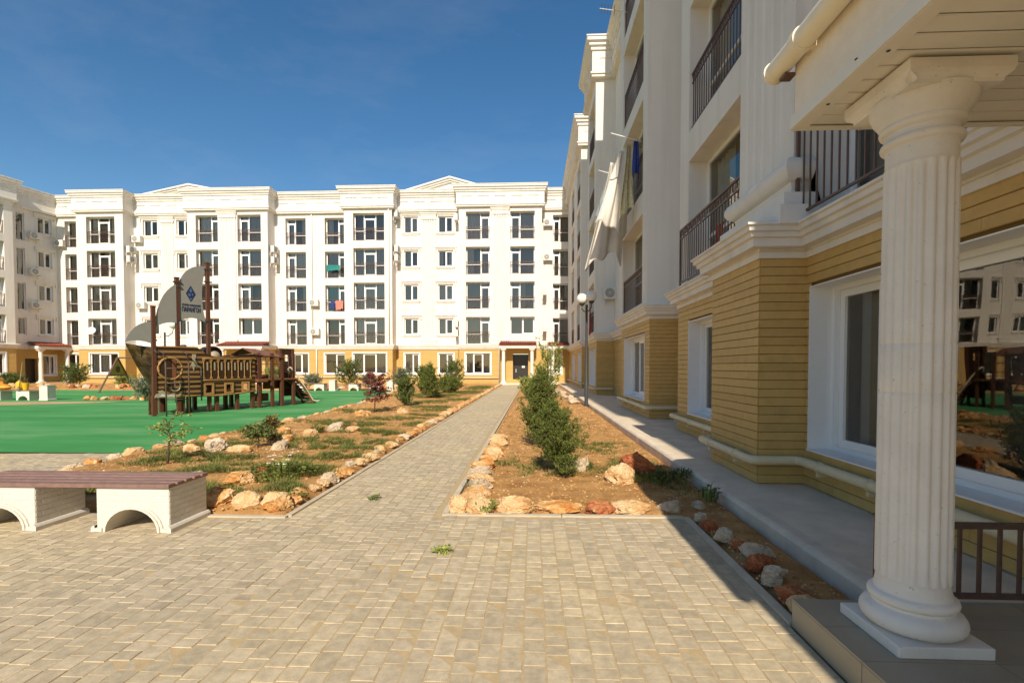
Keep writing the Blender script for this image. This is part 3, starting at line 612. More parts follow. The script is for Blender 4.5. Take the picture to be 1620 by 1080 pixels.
RBELT = [(0, 2.76), (.035, 2.76), (.035, 2.83), (.02, 2.85), (.02, 2.87), (.15, 2.87), (.15, 2.96), (.19, 2.97), (.19, 3.02), (.23, 3.03), (.23, 3.08), (.26, 3.09), (.26, 3.115), (0, 3.15)]
b = MB(); b.sweep(RBELT, RG); b.sweep([(-.4, 3.125), (.02, 3.15), (.02, 3.2)], RG[-5:-2], False); b.build('belt_course', 'trim', RB)
b = MB(); b.sweep([(o_, z + .35) for o_, z in CORNICE], RU); b.build('cornice', 'trim', RB)
b = MB(); walls(b, [(u, v) for u, v in RU], 15.9, 16.5); b.box(-42.6, 4.7, 16.4, 5, 16, 16.9); b.build('roof', 'concrete', RB)
frieze(RB, RU, 16.2)
b = MB(); b.box(1.3, 2.58, -.1, 9, 3.19, 9.6); b.build('shade_block', 'white', RB)  # unseen block added to keep the sun off the pier and wall
for a, c, z0, z1, v, k, i in rfr:
    window(RB, a, c, v, z0, z1, k, .38, 'sides' if a == -5.72 else ('full' if i % 2 else None))
    W = c - a; pr = -.14 if i == 0 and a in (-10.27,) else (-.17 if (a, i) == (-5.72, 0) else .06)
    obj('railing', cached(('rr', round(W, 2), a == -5.72), lambda: railing_mesh(W + (.1 if pr < 0 else -.02), 1.12, .125, a != -5.72)), RB, ((a + c) / 2, v + pr, z0 + .06 if i else 3.2))
for a, c, v, k in RGW: ground_window(RB, a, c, v, .55, 2.41, k, .28, 'left' if a > -6 else 'full', .012, .05)
# pilaster over the pier
b = MB(); fluted(b, -7.33, -5.85, 3.2, 3.9, 14.4, 5, .18, .03)
pth = [(-7.33, 3.19), (-7.33, 3.02), (-5.85, 3.02), (-5.85, 3.19)]
b.sweep([(.28, 3.09), (.28, 3.3), (.2, 3.305), (.2, 3.46), (.05, 3.5), (.03, 3.56), (.05, 3.63)] + [(.02 + .14 * cos(t), 3.77 + .14 * sin(t)) for t in [(-80 + 20 * q) * pi / 180 for q in range(9)]] + [(.0, 3.93)], pth)
b.sweep([(0, 14.3), (.05, 14.35), (.05, 14.7), (.12, 14.8), (.12, 14.95), (0, 15.0)], pth)
autosmooth(b.build('pilaster', 'trim', RB), 30)
# boards: every board a part where it shows large, joined farther off
bmesh_board = MB(); bmesh_board.add([(0, 0, 0), (1, 0, 0), (1, -.016, .004), (0, -.016, .004), (1, -.010, .096), (0, -.010, .096), (1, 0, .097), (0, 0, .097)], [(0, 1, 2, 3), (3, 2, 4, 5), (5, 4, 6, 7), (0, 3, 5, 7), (1, 6, 4, 2)])
board_me = bmesh_board.mesh('board', 'board'); far_boards = MB(); nb = 0
def board_run(p, q, z, rz, single):
    global nb
    (ua, va), (ub, vb) = p, q; Ln = math.hypot(ub - ua, vb - va); dx, dy = (ub - ua) / Ln, (vb - va) / Ln
    cuts = [0]; t = RN.uniform(.5, 2.4)
    while t < Ln - .25: cuts.append(t); t += RN.uniform(1.2, 2.6)
    cuts.append(Ln)
    for a, c in zip(cuts, cuts[1:]):
        a += .0015; c -= .0015
        if single and nb < 300: obj('board', board_me, RB, (ua + dx * a, va + dy * a, z), rz, (c - a, 1, 1)); nb += 1
        else:
            ca, sa = cos(rz), sin(rz); far_boards.add([(ua + dx * a + (x_ * (c - a)) * ca - y_ * sa, va + dy * a + (x_ * (c - a)) * sa + y_ * ca, z + z_) for x_, y_, z_ in bmesh_board.v], bmesh_board.f)
order = list(zip(RG, RG[1:])); order.reverse()
for p, q in order:
    fl = abs(p[1] - q[1]) < 1e-6; z = .125
    while z < 2.74:
        hs = sorted((a - .012, c + .012) for a, c, v, k in RGW if fl and p[0] <= a and c <= q[0] and z + .09 > .54 and z + .01 < 2.42)
        near = max(p[0], q[0]) > -13.1 and (fl or q[1] > p[1] or True)
        if fl:
            u = p[0]
            for a, c in hs + [(q[0], None)]:
                if a - u > .05: board_run((max(u, -42.5), p[1]), (min(a, 2.), p[1]), z, 0, near and min(a, 2.) > -10.9)
                u = c
        else: board_run(p, q, z, pi / 2 if q[1] > p[1] else -pi / 2, near and q[1] > p[1])
        z += .1015
far_boards.build('board_field', 'board', RB, kind='stuff')
# heating pipe that runs round the foot of the blocks
def pipe_run(pts, B=RB):
    P = []
    for i, p in enumerate(pts):
        p = Vector(p)
        if 0 < i < len(pts) - 1:
            a = (Vector(pts[i - 1]) - p).normalized(); c = (Vector(pts[i + 1]) - p).normalized(); r = .1
            for t in (0, .25, .5, .75, 1): P.append(p + a * r * (1 - t) ** 2 + c * r * t ** 2)
        else: P.append(p)
    b = MB(); b.tube(P, .052, 14); o = autosmooth(b.build('heating_pipe', 'pipe', B), 50)
    for p, q in zip(pts, pts[1:]):
        p, q = Vector(p), Vector(q); Ln = (q - p).length
        if Ln < .6: continue
        d = (q - p).normalized(); n = max(1, int(Ln / .75))
        for k in range(n):
            c = p + d * (Ln * (k + .5) / n)
            if d.y ** 2 < .5:
                h = MB(); h.tube([c - d * .012, c + d * .012], .06, 14); h.box(c.x - .015, c.y - .03, c.z - .1, c.x + .015, c.y + .13, c.z - .06); h.build('pipe_bracket', 'pipe', o)
    return o
z = .42
pipe_run([(-7.45, 3.12, z), (-7.45, 2.53, z), (-5.72, 2.53, z), (-5.72, 3.07, z), (3, 3.07, z)])
pipe_run([(-10.98, 3.5, z), (-10.98, 3.07, z), (-7.5, 3.07, z)])
pipe_run([(-17.2, 3.6, z), (-17.2, 2.97, z), (-12.92, 2.97, z), (-12.92, 3.9, z)])
pipe_run([(-27.3, 3.6, z), (-27.3, 2.99, z), (-23.85, 2.99, z), (-23.85, 3.9, z)])
pipe_run([(-42, 3.0, z), (-31.07, 3.0, z), (-31.07, 3.9, z)])
# ------------------------------------------------------------------ the near porch: platform, column, canopy, low railing
PO = thing('entrance_porch', 'entrance porch with fluted white column, boarded soffit and cream gutter over a tiled step', 'porch', (1.5, 2.85, 0))
PX, PY = 1.5, 2.85
b = MB(); b.box(.012, -4.1, -.1, 1.69, -.012, .148); plat = b.build('platform', 'grout', PO)
tm = MB(); tm.box(.0015, .0015, 0, .5985, .2985, .012); tm = tm.mesh('tile', 'porchtile'); ts = MB(); ts.box(0, .002, -.15, .012, .597, 0); ts = ts.mesh('tile', 'porchtile')
for i in range(3):
    for j in range(13):
        x0 = .0 + .6 * i; 
        if x0 > 1.2 - 1e-6: obj('tile', tm, plat, (x0, -.3 - .3 * j, .148), 0, (.82, 1, 1))
        else: obj('tile', tm, plat, (x0, -.3 - .3 * j, .148))
for j in range(7): obj('tile', ts, plat, (0, -.6 - .6 * j, .147))
te = MB(); te.box(.002, -.012, -.15, .597, 0, 0); te = te.mesh('tile', 'porchtile')
for i in range(3): obj('tile', te, plat, (.6 * i + (.0), 0, .147), 0, (.81 if i == 2 else 1, 1, 1))
CX_, CY_ = 1.895 - PX, 2.49 - PY
ce = obj('column', None, PO, (CX_, CY_, .16))
b = MB(); b.box(-.215, -.215, 0, .215, .215, .055); b.build('column_plinth', 'column', ce, bevel=.006)
def arc(rc, zc, r, a0, a1, n=8): return [(rc + r * cos(radians(a0 + (a1 - a0) * k / n)), zc + r * sin(radians(a0 + (a1 - a0) * k / n))) for k in range(n + 1)]
b = MB(); b.lathe([(.17, .055)] + arc(.165, .107, .051, -80, 80) + [(.168, .162)] + [(.166, .175)] + arc(.158, .20, .026, -80, 85, 6) + [(.158, .228), (.156, .24), (.15, .27), (.147, .31)], 48); autosmooth(b.build('column_base', 'column', ce), 40)
# fluted shaft with rounded flute ends and the two plain joints of the casting
b = MB(); NF = 20; seg = 10; zs = [.30, .325, .35, .38] + sorted([.5 + .1 * k for k in range(16)] + [c_ + e_ for c_ in (1.215, 1.452) for e_ in (-.005, 0, .005)]) + [2.1, 2.2, 2.25, 2.275, 2.295, 2.31]
def rad(z, k):
    base = .153 - .006 * (z - .3) / 2.0 - (.003 if min(abs(z - 1.215), abs(z - 1.452)) < .001 else 0); f = (k % seg) / seg
    if f < .16 or f > .84: dd = 0
    else: dd = sin((f - .16) / .68 * pi) * .0125
    e = max(0, min(1, (z - .315) / .05, (2.3 - z) / .05)); e = math.sqrt(max(0, 1 - (1 - e) ** 2))
    return base - dd * e
n = NF * seg; vs = [(rad(z, k) * cos(2 * pi * k / n), rad(z, k) * sin(2 * pi * k / n), z) for z in zs for k in range(n)]
b.add(vs, [(i * n + k, i * n + (k + 1) % n, (i + 1) * n + (k + 1) % n, (i + 1) * n + k) for i in range(len(zs) - 1) for k in range(n)]); autosmooth(b.build('column_shaft', 'column', ce), 50)
b = MB(); b.lathe([(.142, 2.305), (.142, 2.40)] + arc(.143, 2.425, .022, -85, 85, 6) + [(.143, 2.45), (.146, 2.475)] + arc(.15, 2.50, .02, -80, 40, 5) + [(.172, 2.53), (.196, 2.565), (.21, 2.60), (.212, 2.625)], 48); autosmooth(b.build('column_capital', 'column', ce), 40)
b = MB(); s_ = .228
b.add([(-.2, -.2, 2.61), (.2, -.2, 2.61), (.2, .2, 2.61), (-.2, .2, 2.61)], [(0, 3, 2, 1)])
b.sweep([(-.03, 2.61), (-.028, 2.625), (-.006, 2.645), (-.004, 2.655), (0, 2.657), (0, 2.705)], [(-s_, -s_), (s_, -s_), (s_, s_), (-s_, s_), (-s_, -s_)], False); b.add([(-s_, -s_, 2.705), (s_, -s_, 2.705), (s_, s_, 2.705), (-s_, s_, 2.705)], [(0, 1, 2, 3)]); b.build('column_abacus', 'column', ce)
# canopy
ZS = 2.88; CL = 4.15
sm_ = MB(); sm_.add([(0, .002, 0), (1.7, .002, 0), (1.7, .008, -.006), (0, .008, -.006), (1.7, .098, -.006), (0, .098, -.006), (1.7, .108, .006), (0, .108, .006), (0, .002, .01), (1.7, .002, .01)], [(0, 1, 2, 3)[::-1], (3, 2, 4, 5)[::-1], (5, 4, 6, 7)[::-1]]); sm_ = sm_.mesh('soffit_panel', 'soffit')
cp = obj('canopy', None, PO, (0, .11, 0)); CYF = 0.0
for j in range(38): obj('soffit_panel', sm_, cp, (0, -.17 - .11 * j, ZS + .006))
b = MB(); b.box(.0, -CL, ZS + .02, .04, -.06, ZS + .365); b.box(.04, -.10, ZS + .02, 1.7, -.06, ZS + .34); b.build('fascia', 'fasciaplaster', cp)
b = MB(); b.box(.045, -CL, ZS + .022, 1.69, -.105, ZS + .03); b.build('soffit_backing', 'soffit', cp)
b = MB(); b.box(-.014, -CL, ZS - .012, -.002, -.046, ZS + .06); b.box(-.002, -CL, ZS - .014, .07, -.075, ZS - .007)
b.box(-.002, -.075, ZS - .014, 1.7, -.03, ZS - .007); b.box(-.014, -.046, ZS - .012, 1.7, -.034, ZS + .05); b.build('edge_trim', 'soffit', cp)
b = MB(); b.add([(.045, -.105, 3.28), (.045, -CL, 3.28), (1.7, -CL, 3.68), (1.7, -.105, 3.68), (.045, -.105, 3.24), (.045, -CL, 3.24), (1.7, -CL, 3.64), (1.7, -.105, 3.64)], [(0, 3, 2, 1), (4, 5, 6, 7), (0, 1, 5, 4), (0, 4, 7, 3), (1, 2, 6, 5)])
b.build('canopy_roof', 'tile', cp)
b = MB(); b.box(-.06, -.07, 3.165, -.0, -.0, 3.18); b.build('drip_edge', 'iron', cp)
b = MB(); b.box(.0, -5.6, ZS + .3, 1.7, -CL - .01, 3.5); b.build('canopy_shade_box', 'fasciaplaster', cp)  # extra box out of view, added to shade the plinth and platform
b = MB(); N_ = 14
gp = [(-.062 + .06 * cos(radians(180 + 360 * k / N_)), 3.245 + .06 * sin(radians(180 + 360 * k / N_))) for k in range(N_)]
b.prism(gp, -CL, .05); gut = autosmooth(b.build('gutter', 'cream', cp), 40)
b = MB(); b.prism([(-.062 + .066 * cos(2 * pi * k / 20), 3.245 + .066 * sin(2 * pi * k / 20)) for k in range(20)], .046, .06); b.build('gutter_cap', 'cream', gut)
for y in (-.25, -1.6, -3.0):
    b = MB(); b.prism([(-.062 + .0665 * cos(2 * pi * k / 20), 3.245 + .0665 * sin(2 * pi * k / 20)) for k in range(20)], y - .022, y + .022); b.box(-.02, y - .02, 3.2, .0, y + .02, 3.27); b.build('gutter_bracket', 'cream', gut)
for k, (sx, sy, sz) in enumerate([(.035, -.32, ZS - .017), (.035, -.75, ZS - .017), (-.0155, -.62, ZS + .03), (.035, -1.3, ZS - .017)]):
    b = MB(); b.lathe([(.009, 0), (.006, .004)], 8, (sx, sy, sz)); b.build('screw', 'steeldark', cp)
# low railing on the far edge of the platform
rl = obj('porch_railing', None, PO, (.45, -.05, .16))
b = MB(); b.box(-.02, -.02, 0, .02, .02, .5); b.build('post', 'iron', rl)
b = MB(); b.box(-.026, -.026, .5, .026, .026, .512); b.build('post_cap', 'steeldark', rl)
b = MB(); b.box(.02, -.018, .44, 1.24, .018, .47); b.build('rail', 'iron', rl); b = MB(); b.box(.02, -.014, .045, 1.24, .014, .072); b.build('rail', 'iron', rl)
bm_ = MB(); bm_.box(-.008, -.008, .072, .008, .008, .44); bm_ = bm_.mesh('bar', 'iron')
for k in range(11): obj('bar', bm_, rl, (.11 + .108 * k, 0, 0))
# ------------------------------------------------------------------ far entrance canopies
def porch_far(label, x0, x1, yb, yf, zr=3.35, cols=2, rz=0, loc=(0, 0, 0), drop=True):
    t = thing('entrance_canopy', label, 'canopy', ((x0 + x1) / 2, yf, 0) if not rz else loc, rz); W = x1 - x0; D = yb - yf; h = W / 2
    b = MB(); b.box(-h, 0, 3.02, h, D - .01, 3.28); b.build('fascia', 'trim', t)
    b = MB(); b.add([(-h - .06, -.1, 3.29), (h + .06, -.1, 3.29), (h + .06, D - .02, 3.62), (-h - .06, D - .02, 3.62)], [(0, 1, 2, 3)]); b.add([(-h - .06, -.1, 3.27), (h + .06, -.1, 3.27), (h + .06, -.1, 3.29), (-h - .06, -.1, 3.29)], [(0, 1, 2, 3)]); rf = b.build('roof', 'tile', t)
    n = int(W / .2); tl = cached(('tl', round(D, 2)), lambda: tilerow(D))
    for k in range(n): obj('tile_row', tl, rf, (-h + W * (k + .5) / n, -.12, 3.295))
    for s in ((-1, 1) if cols == 2 else (-1,)):
        cx = s * (h - .32); c = obj('column', None, t, (cx, .28, 0))
        b = MB(); b.box(-.24, -.24, 0, .24, .24, .2); b.lathe([(.2, .2), (.21, .26), (.17, .33)], 20); b.build('column_base', 'trim', c)
        b = MB(); b.lathe([(.155, .33), (.14, 2.75)], 20); autosmooth(b.build('column_shaft', 'trim', c))
        b = MB(); b.lathe([(.14, 2.75), (.2, 2.88)], 20); b.box(-.22, -.22, 2.88, .22, .22, 3.02); b.build('column_capital', 'trim', c)
    if drop:
        b = MB(); b.tube([(-h - .03, -.1, 3.2), (-h - .03, .02, 3.05), (-h - .03, .02, .1)], .04, 8); b.build('downpipe', 'trim', t, smooth=True)
    b = MB(); b.box(-h, .1, -.05, h, D, .12); b.build('step', 'concrete', t)
    return t
def tilerow(D):
    b = MB(); n = 5
    for k in range(n):
        y0, y1 = D * k / n, D * (k + 1) / n + .03; z0 = .33 * k / n + .02
        vs = []
        for yy, zz in ((y0, z0 + .02), (y1, z0 + .33 / n + .002)):
            for q in range(4): a = pi * q / 3; vs.append((-.09 * cos(a), yy, zz + .045 * sin(a)))
        b.add(vs, [(q, q + 1, q + 5, q + 4) for q in range(3)])
    return b.mesh('tile_row', 'tile')
porch_far('red roofed entrance canopy on white columns at the end of the path', -2.75, .25, BY, 40.0)
porch_far('red roofed entrance canopy seen behind the playground ship', -26.65, -22.75, BY, 40.0)
porch_far('small red roofed canopy tucked in the corner by the right building', 1.35, 3.1, RC, 40.7, cols=1)
lc = porch_far('red roofed entrance canopy on white columns against the left building', 0, 2.7, 43.3, 41.9, rz=pi / 2 - LTH, loc=(-42.05, 41.3, 0), drop=False)
# ------------------------------------------------------------------ outdoor units of air conditioners
b = MB(); b.box(-.4, -.3, 0, .4, 0, .56); ACB = b.mesh('air_conditioner', 'acbody')
def ac_parts():
    g_ = MB(); g_.lathe([(.22, 0), (.22, .012), (.2, .012)], 20); g2 = g_.mesh('fan_grille', 'acgrille')
    h_ = MB()
    for k in range(8):
        a = pi * k / 8; h_.tube([(.2 * cos(a), .2 * sin(a), .016), (-.2 * cos(a), -.2 * sin(a), .016)], .005, 4)
    for r in (.07, .13, .19): h_.tube([(r * cos(2 * pi * k / 16), r * sin(2 * pi * k / 16), .017) for k in range(17)], .005, 4)
    h2 = h_.mesh('fan_guard', 'acbody')
    k_ = MB(); k_.prism([(-.02, -.3), (.02, -.3), (.02, -.002), (-.02, -.002)], .06, .1); k_.box(-.02, -.32, -.04, .02, .06, -.002); k2 = k_.mesh('bracket', 'acbody')
    p_ = MB(); p_.box(.24, -.31, .1, .36, -.301, .46); p2 = p_.mesh('side_panel', 'acgrille')
    return g2, h2, k2, p2
ACP = ac_parts(); ac0 = None
def ac(x, y, z, face, label):
    rz = {'s': 0, 'l': pi / 2 - LTH, 'e': pi / 2, 'w': -pi / 2}[face]; t = thing('air_conditioner', label, 'air conditioner', (x, y, z), rz, 'outdoor units of air conditioners on the facades')
    obj('casing', ACB, t); f = obj('fan_grille', ACP[0], t, (-.12, -.301, .28)); f.rotation_euler = (pi / 2, 0, 0); f2 = obj('fan_guard', ACP[1], f); obj('bracket', ACP[2], t, (-.28, 0, 0)); obj('bracket', ACP[2], t, (.28, 0, 0))
for a_ in [(-35.35, RC - .12, 12.6, 's', 'air conditioner below the top window left of the left pediment'), (-35.72, 41.95, 11.55, 'e', 'upper of two air conditioners on the flank of the leftmost far bay'), (-35.72, 41.95, 10.7, 'e', 'lower of two air conditioners on the flank of the leftmost far bay'),
           (-35.1, RC - .12, 6.7, 's', 'air conditioner left of the topmost sail tip under a third floor window'), (-22.77, 42.0, 11.45, 'e', 'upper of two air conditioners on the flank of the bay right of the mast'), (-22.77, 42.0, 10.5, 'e', 'lower of two air conditioners on the flank of the bay right of the mast'),
           (-19.3, RC - .12, 6.85, 's', 'air conditioner beside the downpipe, third floor, above another'), (-19.25, RC - .12, 4.3, 's', 'air conditioner beside the downpipe just above the yellow floor'),
           (-11.92, 42.05, 11.4, 'e', 'upper of two air conditioners on the bay flank left of the right pediment'), (-11.92, 42.05, 10.6, 'e', 'lower of two air conditioners on the bay flank left of the right pediment'), (-11.92, 42.0, 14.35, 'e', 'topmost air conditioner on the flank of the bay left of the right pediment'),
           (-6.43, 42.0, 14.0, 'w', 'air conditioner under the cornice right of the top pediment windows'), (-6.43, 42.0, 4.9, 'w', 'air conditioner left of the lowest balcony of the rightmost far bay'), (-6.43, 42.0, 4.1, 'w', 'air conditioner just over the yellow ground floor left of the rightmost far bay'),
           (1.3, RC - .12, 13.6, 's', 'air conditioner with long hoses in the far right corner near the top'), (1.3, RC - .12, 10.65, 's', 'air conditioner with round black fan in the far right corner one floor down'), (.87, 42.0, 7.6, 'e', 'air conditioner on the right flank of the rightmost far bay, third floor'), (.87, 42.0, 4.5, 'e', 'air conditioner on the right flank of the rightmost far bay, second floor'),
           (-43.32, 40.75, 12.55, 'l', 'air conditioner below the top window of the left building'), (-43.32, 40.75, 9.45, 'l', 'air conditioner on the left building one floor below the top'), (-43.32, 40.75, 6.55, 'l', 'air conditioner on the left building two floors below the top'), (-42.55, RC - .12, 12.3, 's', 'air conditioner in the inner corner between the left and far buildings'),
           (3.8, 23.86, 4.75, 's', 'air conditioner on the shaded wall above the lamp globes')]: ac(*a_)
# ------------------------------------------------------------------ washing and drying frames
LG = 'washing hung out over the balconies'
def sheet(name, label, m, top0, top1, drop, seed, fold=.06, nu=44, nv=30, lean=(0, 0, 0), pinch=0.):
    b = MB(); r = random.Random(seed); A = Vector(top0); Bv = Vector(top1); ph = r.random() * 6; n_ = (Bv - A).cross(Vector((0, 0, 1))).normalized()
    for j in range(nv + 1):
        t = j / nv
        for i in range(nu + 1):
            s = i / nu; q = A.lerp(Bv, .5 + (s - .5) * (1 - pinch * (1 - t))); f = fold * (.5 + .7 * t)
            p = q + Vector((0, 0, -drop * t * (1 + .07 * sin(s * 5 + ph) + .04 * sin(s * 13 + ph)))) + Vector(lean) * (t ** 1.2) + n_ * f * (sin(s * 13 + ph + t * 1.6) + .4 * sin(s * 24 + ph * 2 - t * 2) + .9 * sin(t * 4 + ph + s * 3))
            b.v.append(tuple(p))
    b.f = [(j * (nu + 1) + i, j * (nu + 1) + i + 1, (j + 1) * (nu + 1) + i + 1, (j + 1) * (nu + 1) + i) for j in range(nv) for i in range(nu)]; b.m = [0] * len(b.f)
    o = b.build(name, m, smooth=True); sol = o.modifiers.new('solid', 'SOLIDIFY'); sol.thickness = .006
    return tag(o, label, 'laundry', LG)
t = thing('drying_rack', 'drying frame of two poles holding the sheets out from the third floor balcony', 'drying rack', (3.0, 15.0, 7.9))
for y in (13.75, 16.3):
    b = MB(); b.tube([(0, y - 15, -.2), (-.85, y - 15, .05)], .018, 8); b.build('pole', 'acbody', t, smooth=True)
for k in range(3):
    b = MB(); b.tube([(-.2 - .3 * k, -1.25, -.14 + .088 * k), (-.2 - .3 * k, 1.3, -.14 + .088 * k)], .006, 6); b.build('line', 'acbody', t)
sheet('bed_sheet', 'large white sheet blowing out to the left, longest of the washing', 'cloth_white', (2.05, 15.5, 7.9), (3.25, 15.8, 7.9), 3.0, 3, .05, lean=(-.4, .3, 0), pinch=.6)
sheet('bed_sheet', 'white folded sheet hanging in front of the long one', 'cloth_white', (2.15, 14.7, 7.92), (3.2, 14.9, 7.92), 2.3, 5, .07, lean=(-.3, .1, 0), pinch=.8)
sheet('bed_sheet', 'cream patterned cover hanging beside the white sheets', 'cloth_cream', (2.52, 14.2, 7.9), (2.95, 14.35, 7.9), 2.05, 8, .06, lean=(-.06, .0, 0), pinch=.65)
sheet('shirt', 'dark blue garment hung close to the balcony opening', 'cloth_blue', (2.78, 13.9, 7.85), (2.98, 13.95, 7.85), 1.0, 9, .03, pinch=.3)
sheet('towel', 'grey blue towel at the back of the hanging sheets', 'cloth_grey', (2.35, 16.2, 7.8), (2.75, 16.3, 7.8), 1.5, 10, .03, lean=(-.35, .1, 0), pinch=.5)
sheet('shirt', 'red garment behind the bars of the near second floor balcony', 'cloth_red', (3.28, 8.6, 4.0), (3.28, 8.95, 4.0), .5, 12, .02)
sheet('towel', 'teal towel over a balcony rail left of the three part windows', 'cloth_teal', (-18.2, 42.45, 10.45), (-17.0, 42.45, 10.45), .5, 13, .02)
sheet('towel', 'coral red towel on a far balcony rail', 'cloth_coral', (-17.4, 42.45, 7.3), (-16.75, 42.45, 7.3), .75, 14, .02)
sheet('towel', 'blue towel beside the coral one on a far balcony', 'cloth_blue', (-17.85, 42.45, 7.25), (-17.5, 42.45, 7.25), .6, 15, .02)
sheet('shirt', 'yellow green garment hanging beside the lamp globes', 'cloth_neon', (2.7, 24.9, 5.0), (2.72, 25.3, 5.0), 1.0, 16, .03)
sheet('towel', 'dull red cloth on a low balcony beyond the lamp', 'cloth_red', (2.85, 24.4, 4.7), (2.87, 24.8, 4.7), 1.5, 17, .03)
# antenna on the upper edge of the right building and a dish on the far one
t = thing('antenna', 'small television aerial sticking out from the upper balcony of the right building', 'antenna', (2.95, 16.4, 13.1))
b = MB(); b.tube([(.1, 0, 0), (-.75, .15, .25)], .012, 6); b.build('boom', 'acbody', t)
for k in range(5):
    c = Vector((.1, 0, 0)).lerp(Vector((-.75, .15, .25)), .45 + .12 * k); b = MB(); b.tube([c + Vector((0, -.05, .13)), c - Vector((0, -.05, .13))], .008, 6); b.build('element', 'steeldark', t)
t = thing('satellite_dish', 'white satellite dish on the lowest balcony of the leftmost far bay', 'satellite dish', (-38.7, 41.2, 4.6))
b = MB(); b.lathe([(.02, .0), (.2, .04), (.36, .12), (.36, .13), (.02, .015)], 20); d_ = b.build('dish', 'pvc', t, smooth=True); d_.rotation_euler = (radians(65), 0, .3)
b = MB(); b.tube([(0, 0, 0), (.05, -.32, .05)], .012, 6); b.build('arm', 'acbody', t)
# ------------------------------------------------------------------ street lamp
t = thing('street_lamp', 'dark grey lamp post with milky globes beside the walkway', 'lamp', (2.0, 18.3, 0))
b = MB(); b.lathe([(.07, -.05), (.07, .9), (.05, .95), (.045, 3.7), (.05, 3.72), (.05, 3.8)], 14); autosmooth(b.build('lamp_post', 'steeldark', t))
for k, (dx, dy) in enumerate([(.14, -.32), (-.14, .32)]):
    b = MB(); b.tube([(0, 0, 3.55), (dx * .6, dy * .6, 3.58), (dx, dy, 3.68), (dx, dy, 3.82)], .02, 8); b.lathe([(.05, 3.8), (.11, 3.88), (.11, 3.9), (.05, 3.9)], 14, (dx, dy, 0)); a_ = autosmooth(b.build('lamp_arm', 'steeldark', t))
    b = MB(); b.lathe([(.2 * sin(pi * q / 14) + .002, -.2 * cos(pi * q / 14)) for q in range(15)], 24, (dx, dy, 4.07)); b.build('globe', 'globe', a_, smooth=True)
t = thing('street_lamp', 'lamp globe on a curved arm seen behind the ship sails', 'lamp', (-17.6, 22.6, 0))
b = MB(); b.lathe([(.05, 0), (.04, 3.1), (.04, 3.14)], 10); b.build('lamp_post', 'steeldark', t); b = MB(); b.tube([(0, 0, 3.0), (.25, -.1, 2.95), (.5, -.15, 3.1), (.55, -.15, 3.3)], .02, 8); a_ = b.build('lamp_arm', 'steeldark', t, smooth=True)
b = MB(); b.lathe([(.2 * sin(pi * q / 12) + .002, -.2 * cos(pi * q / 12)) for q in range(13)], 20, (.55, -.15, 3.5)); b.build('globe', 'globe', a_, smooth=True)
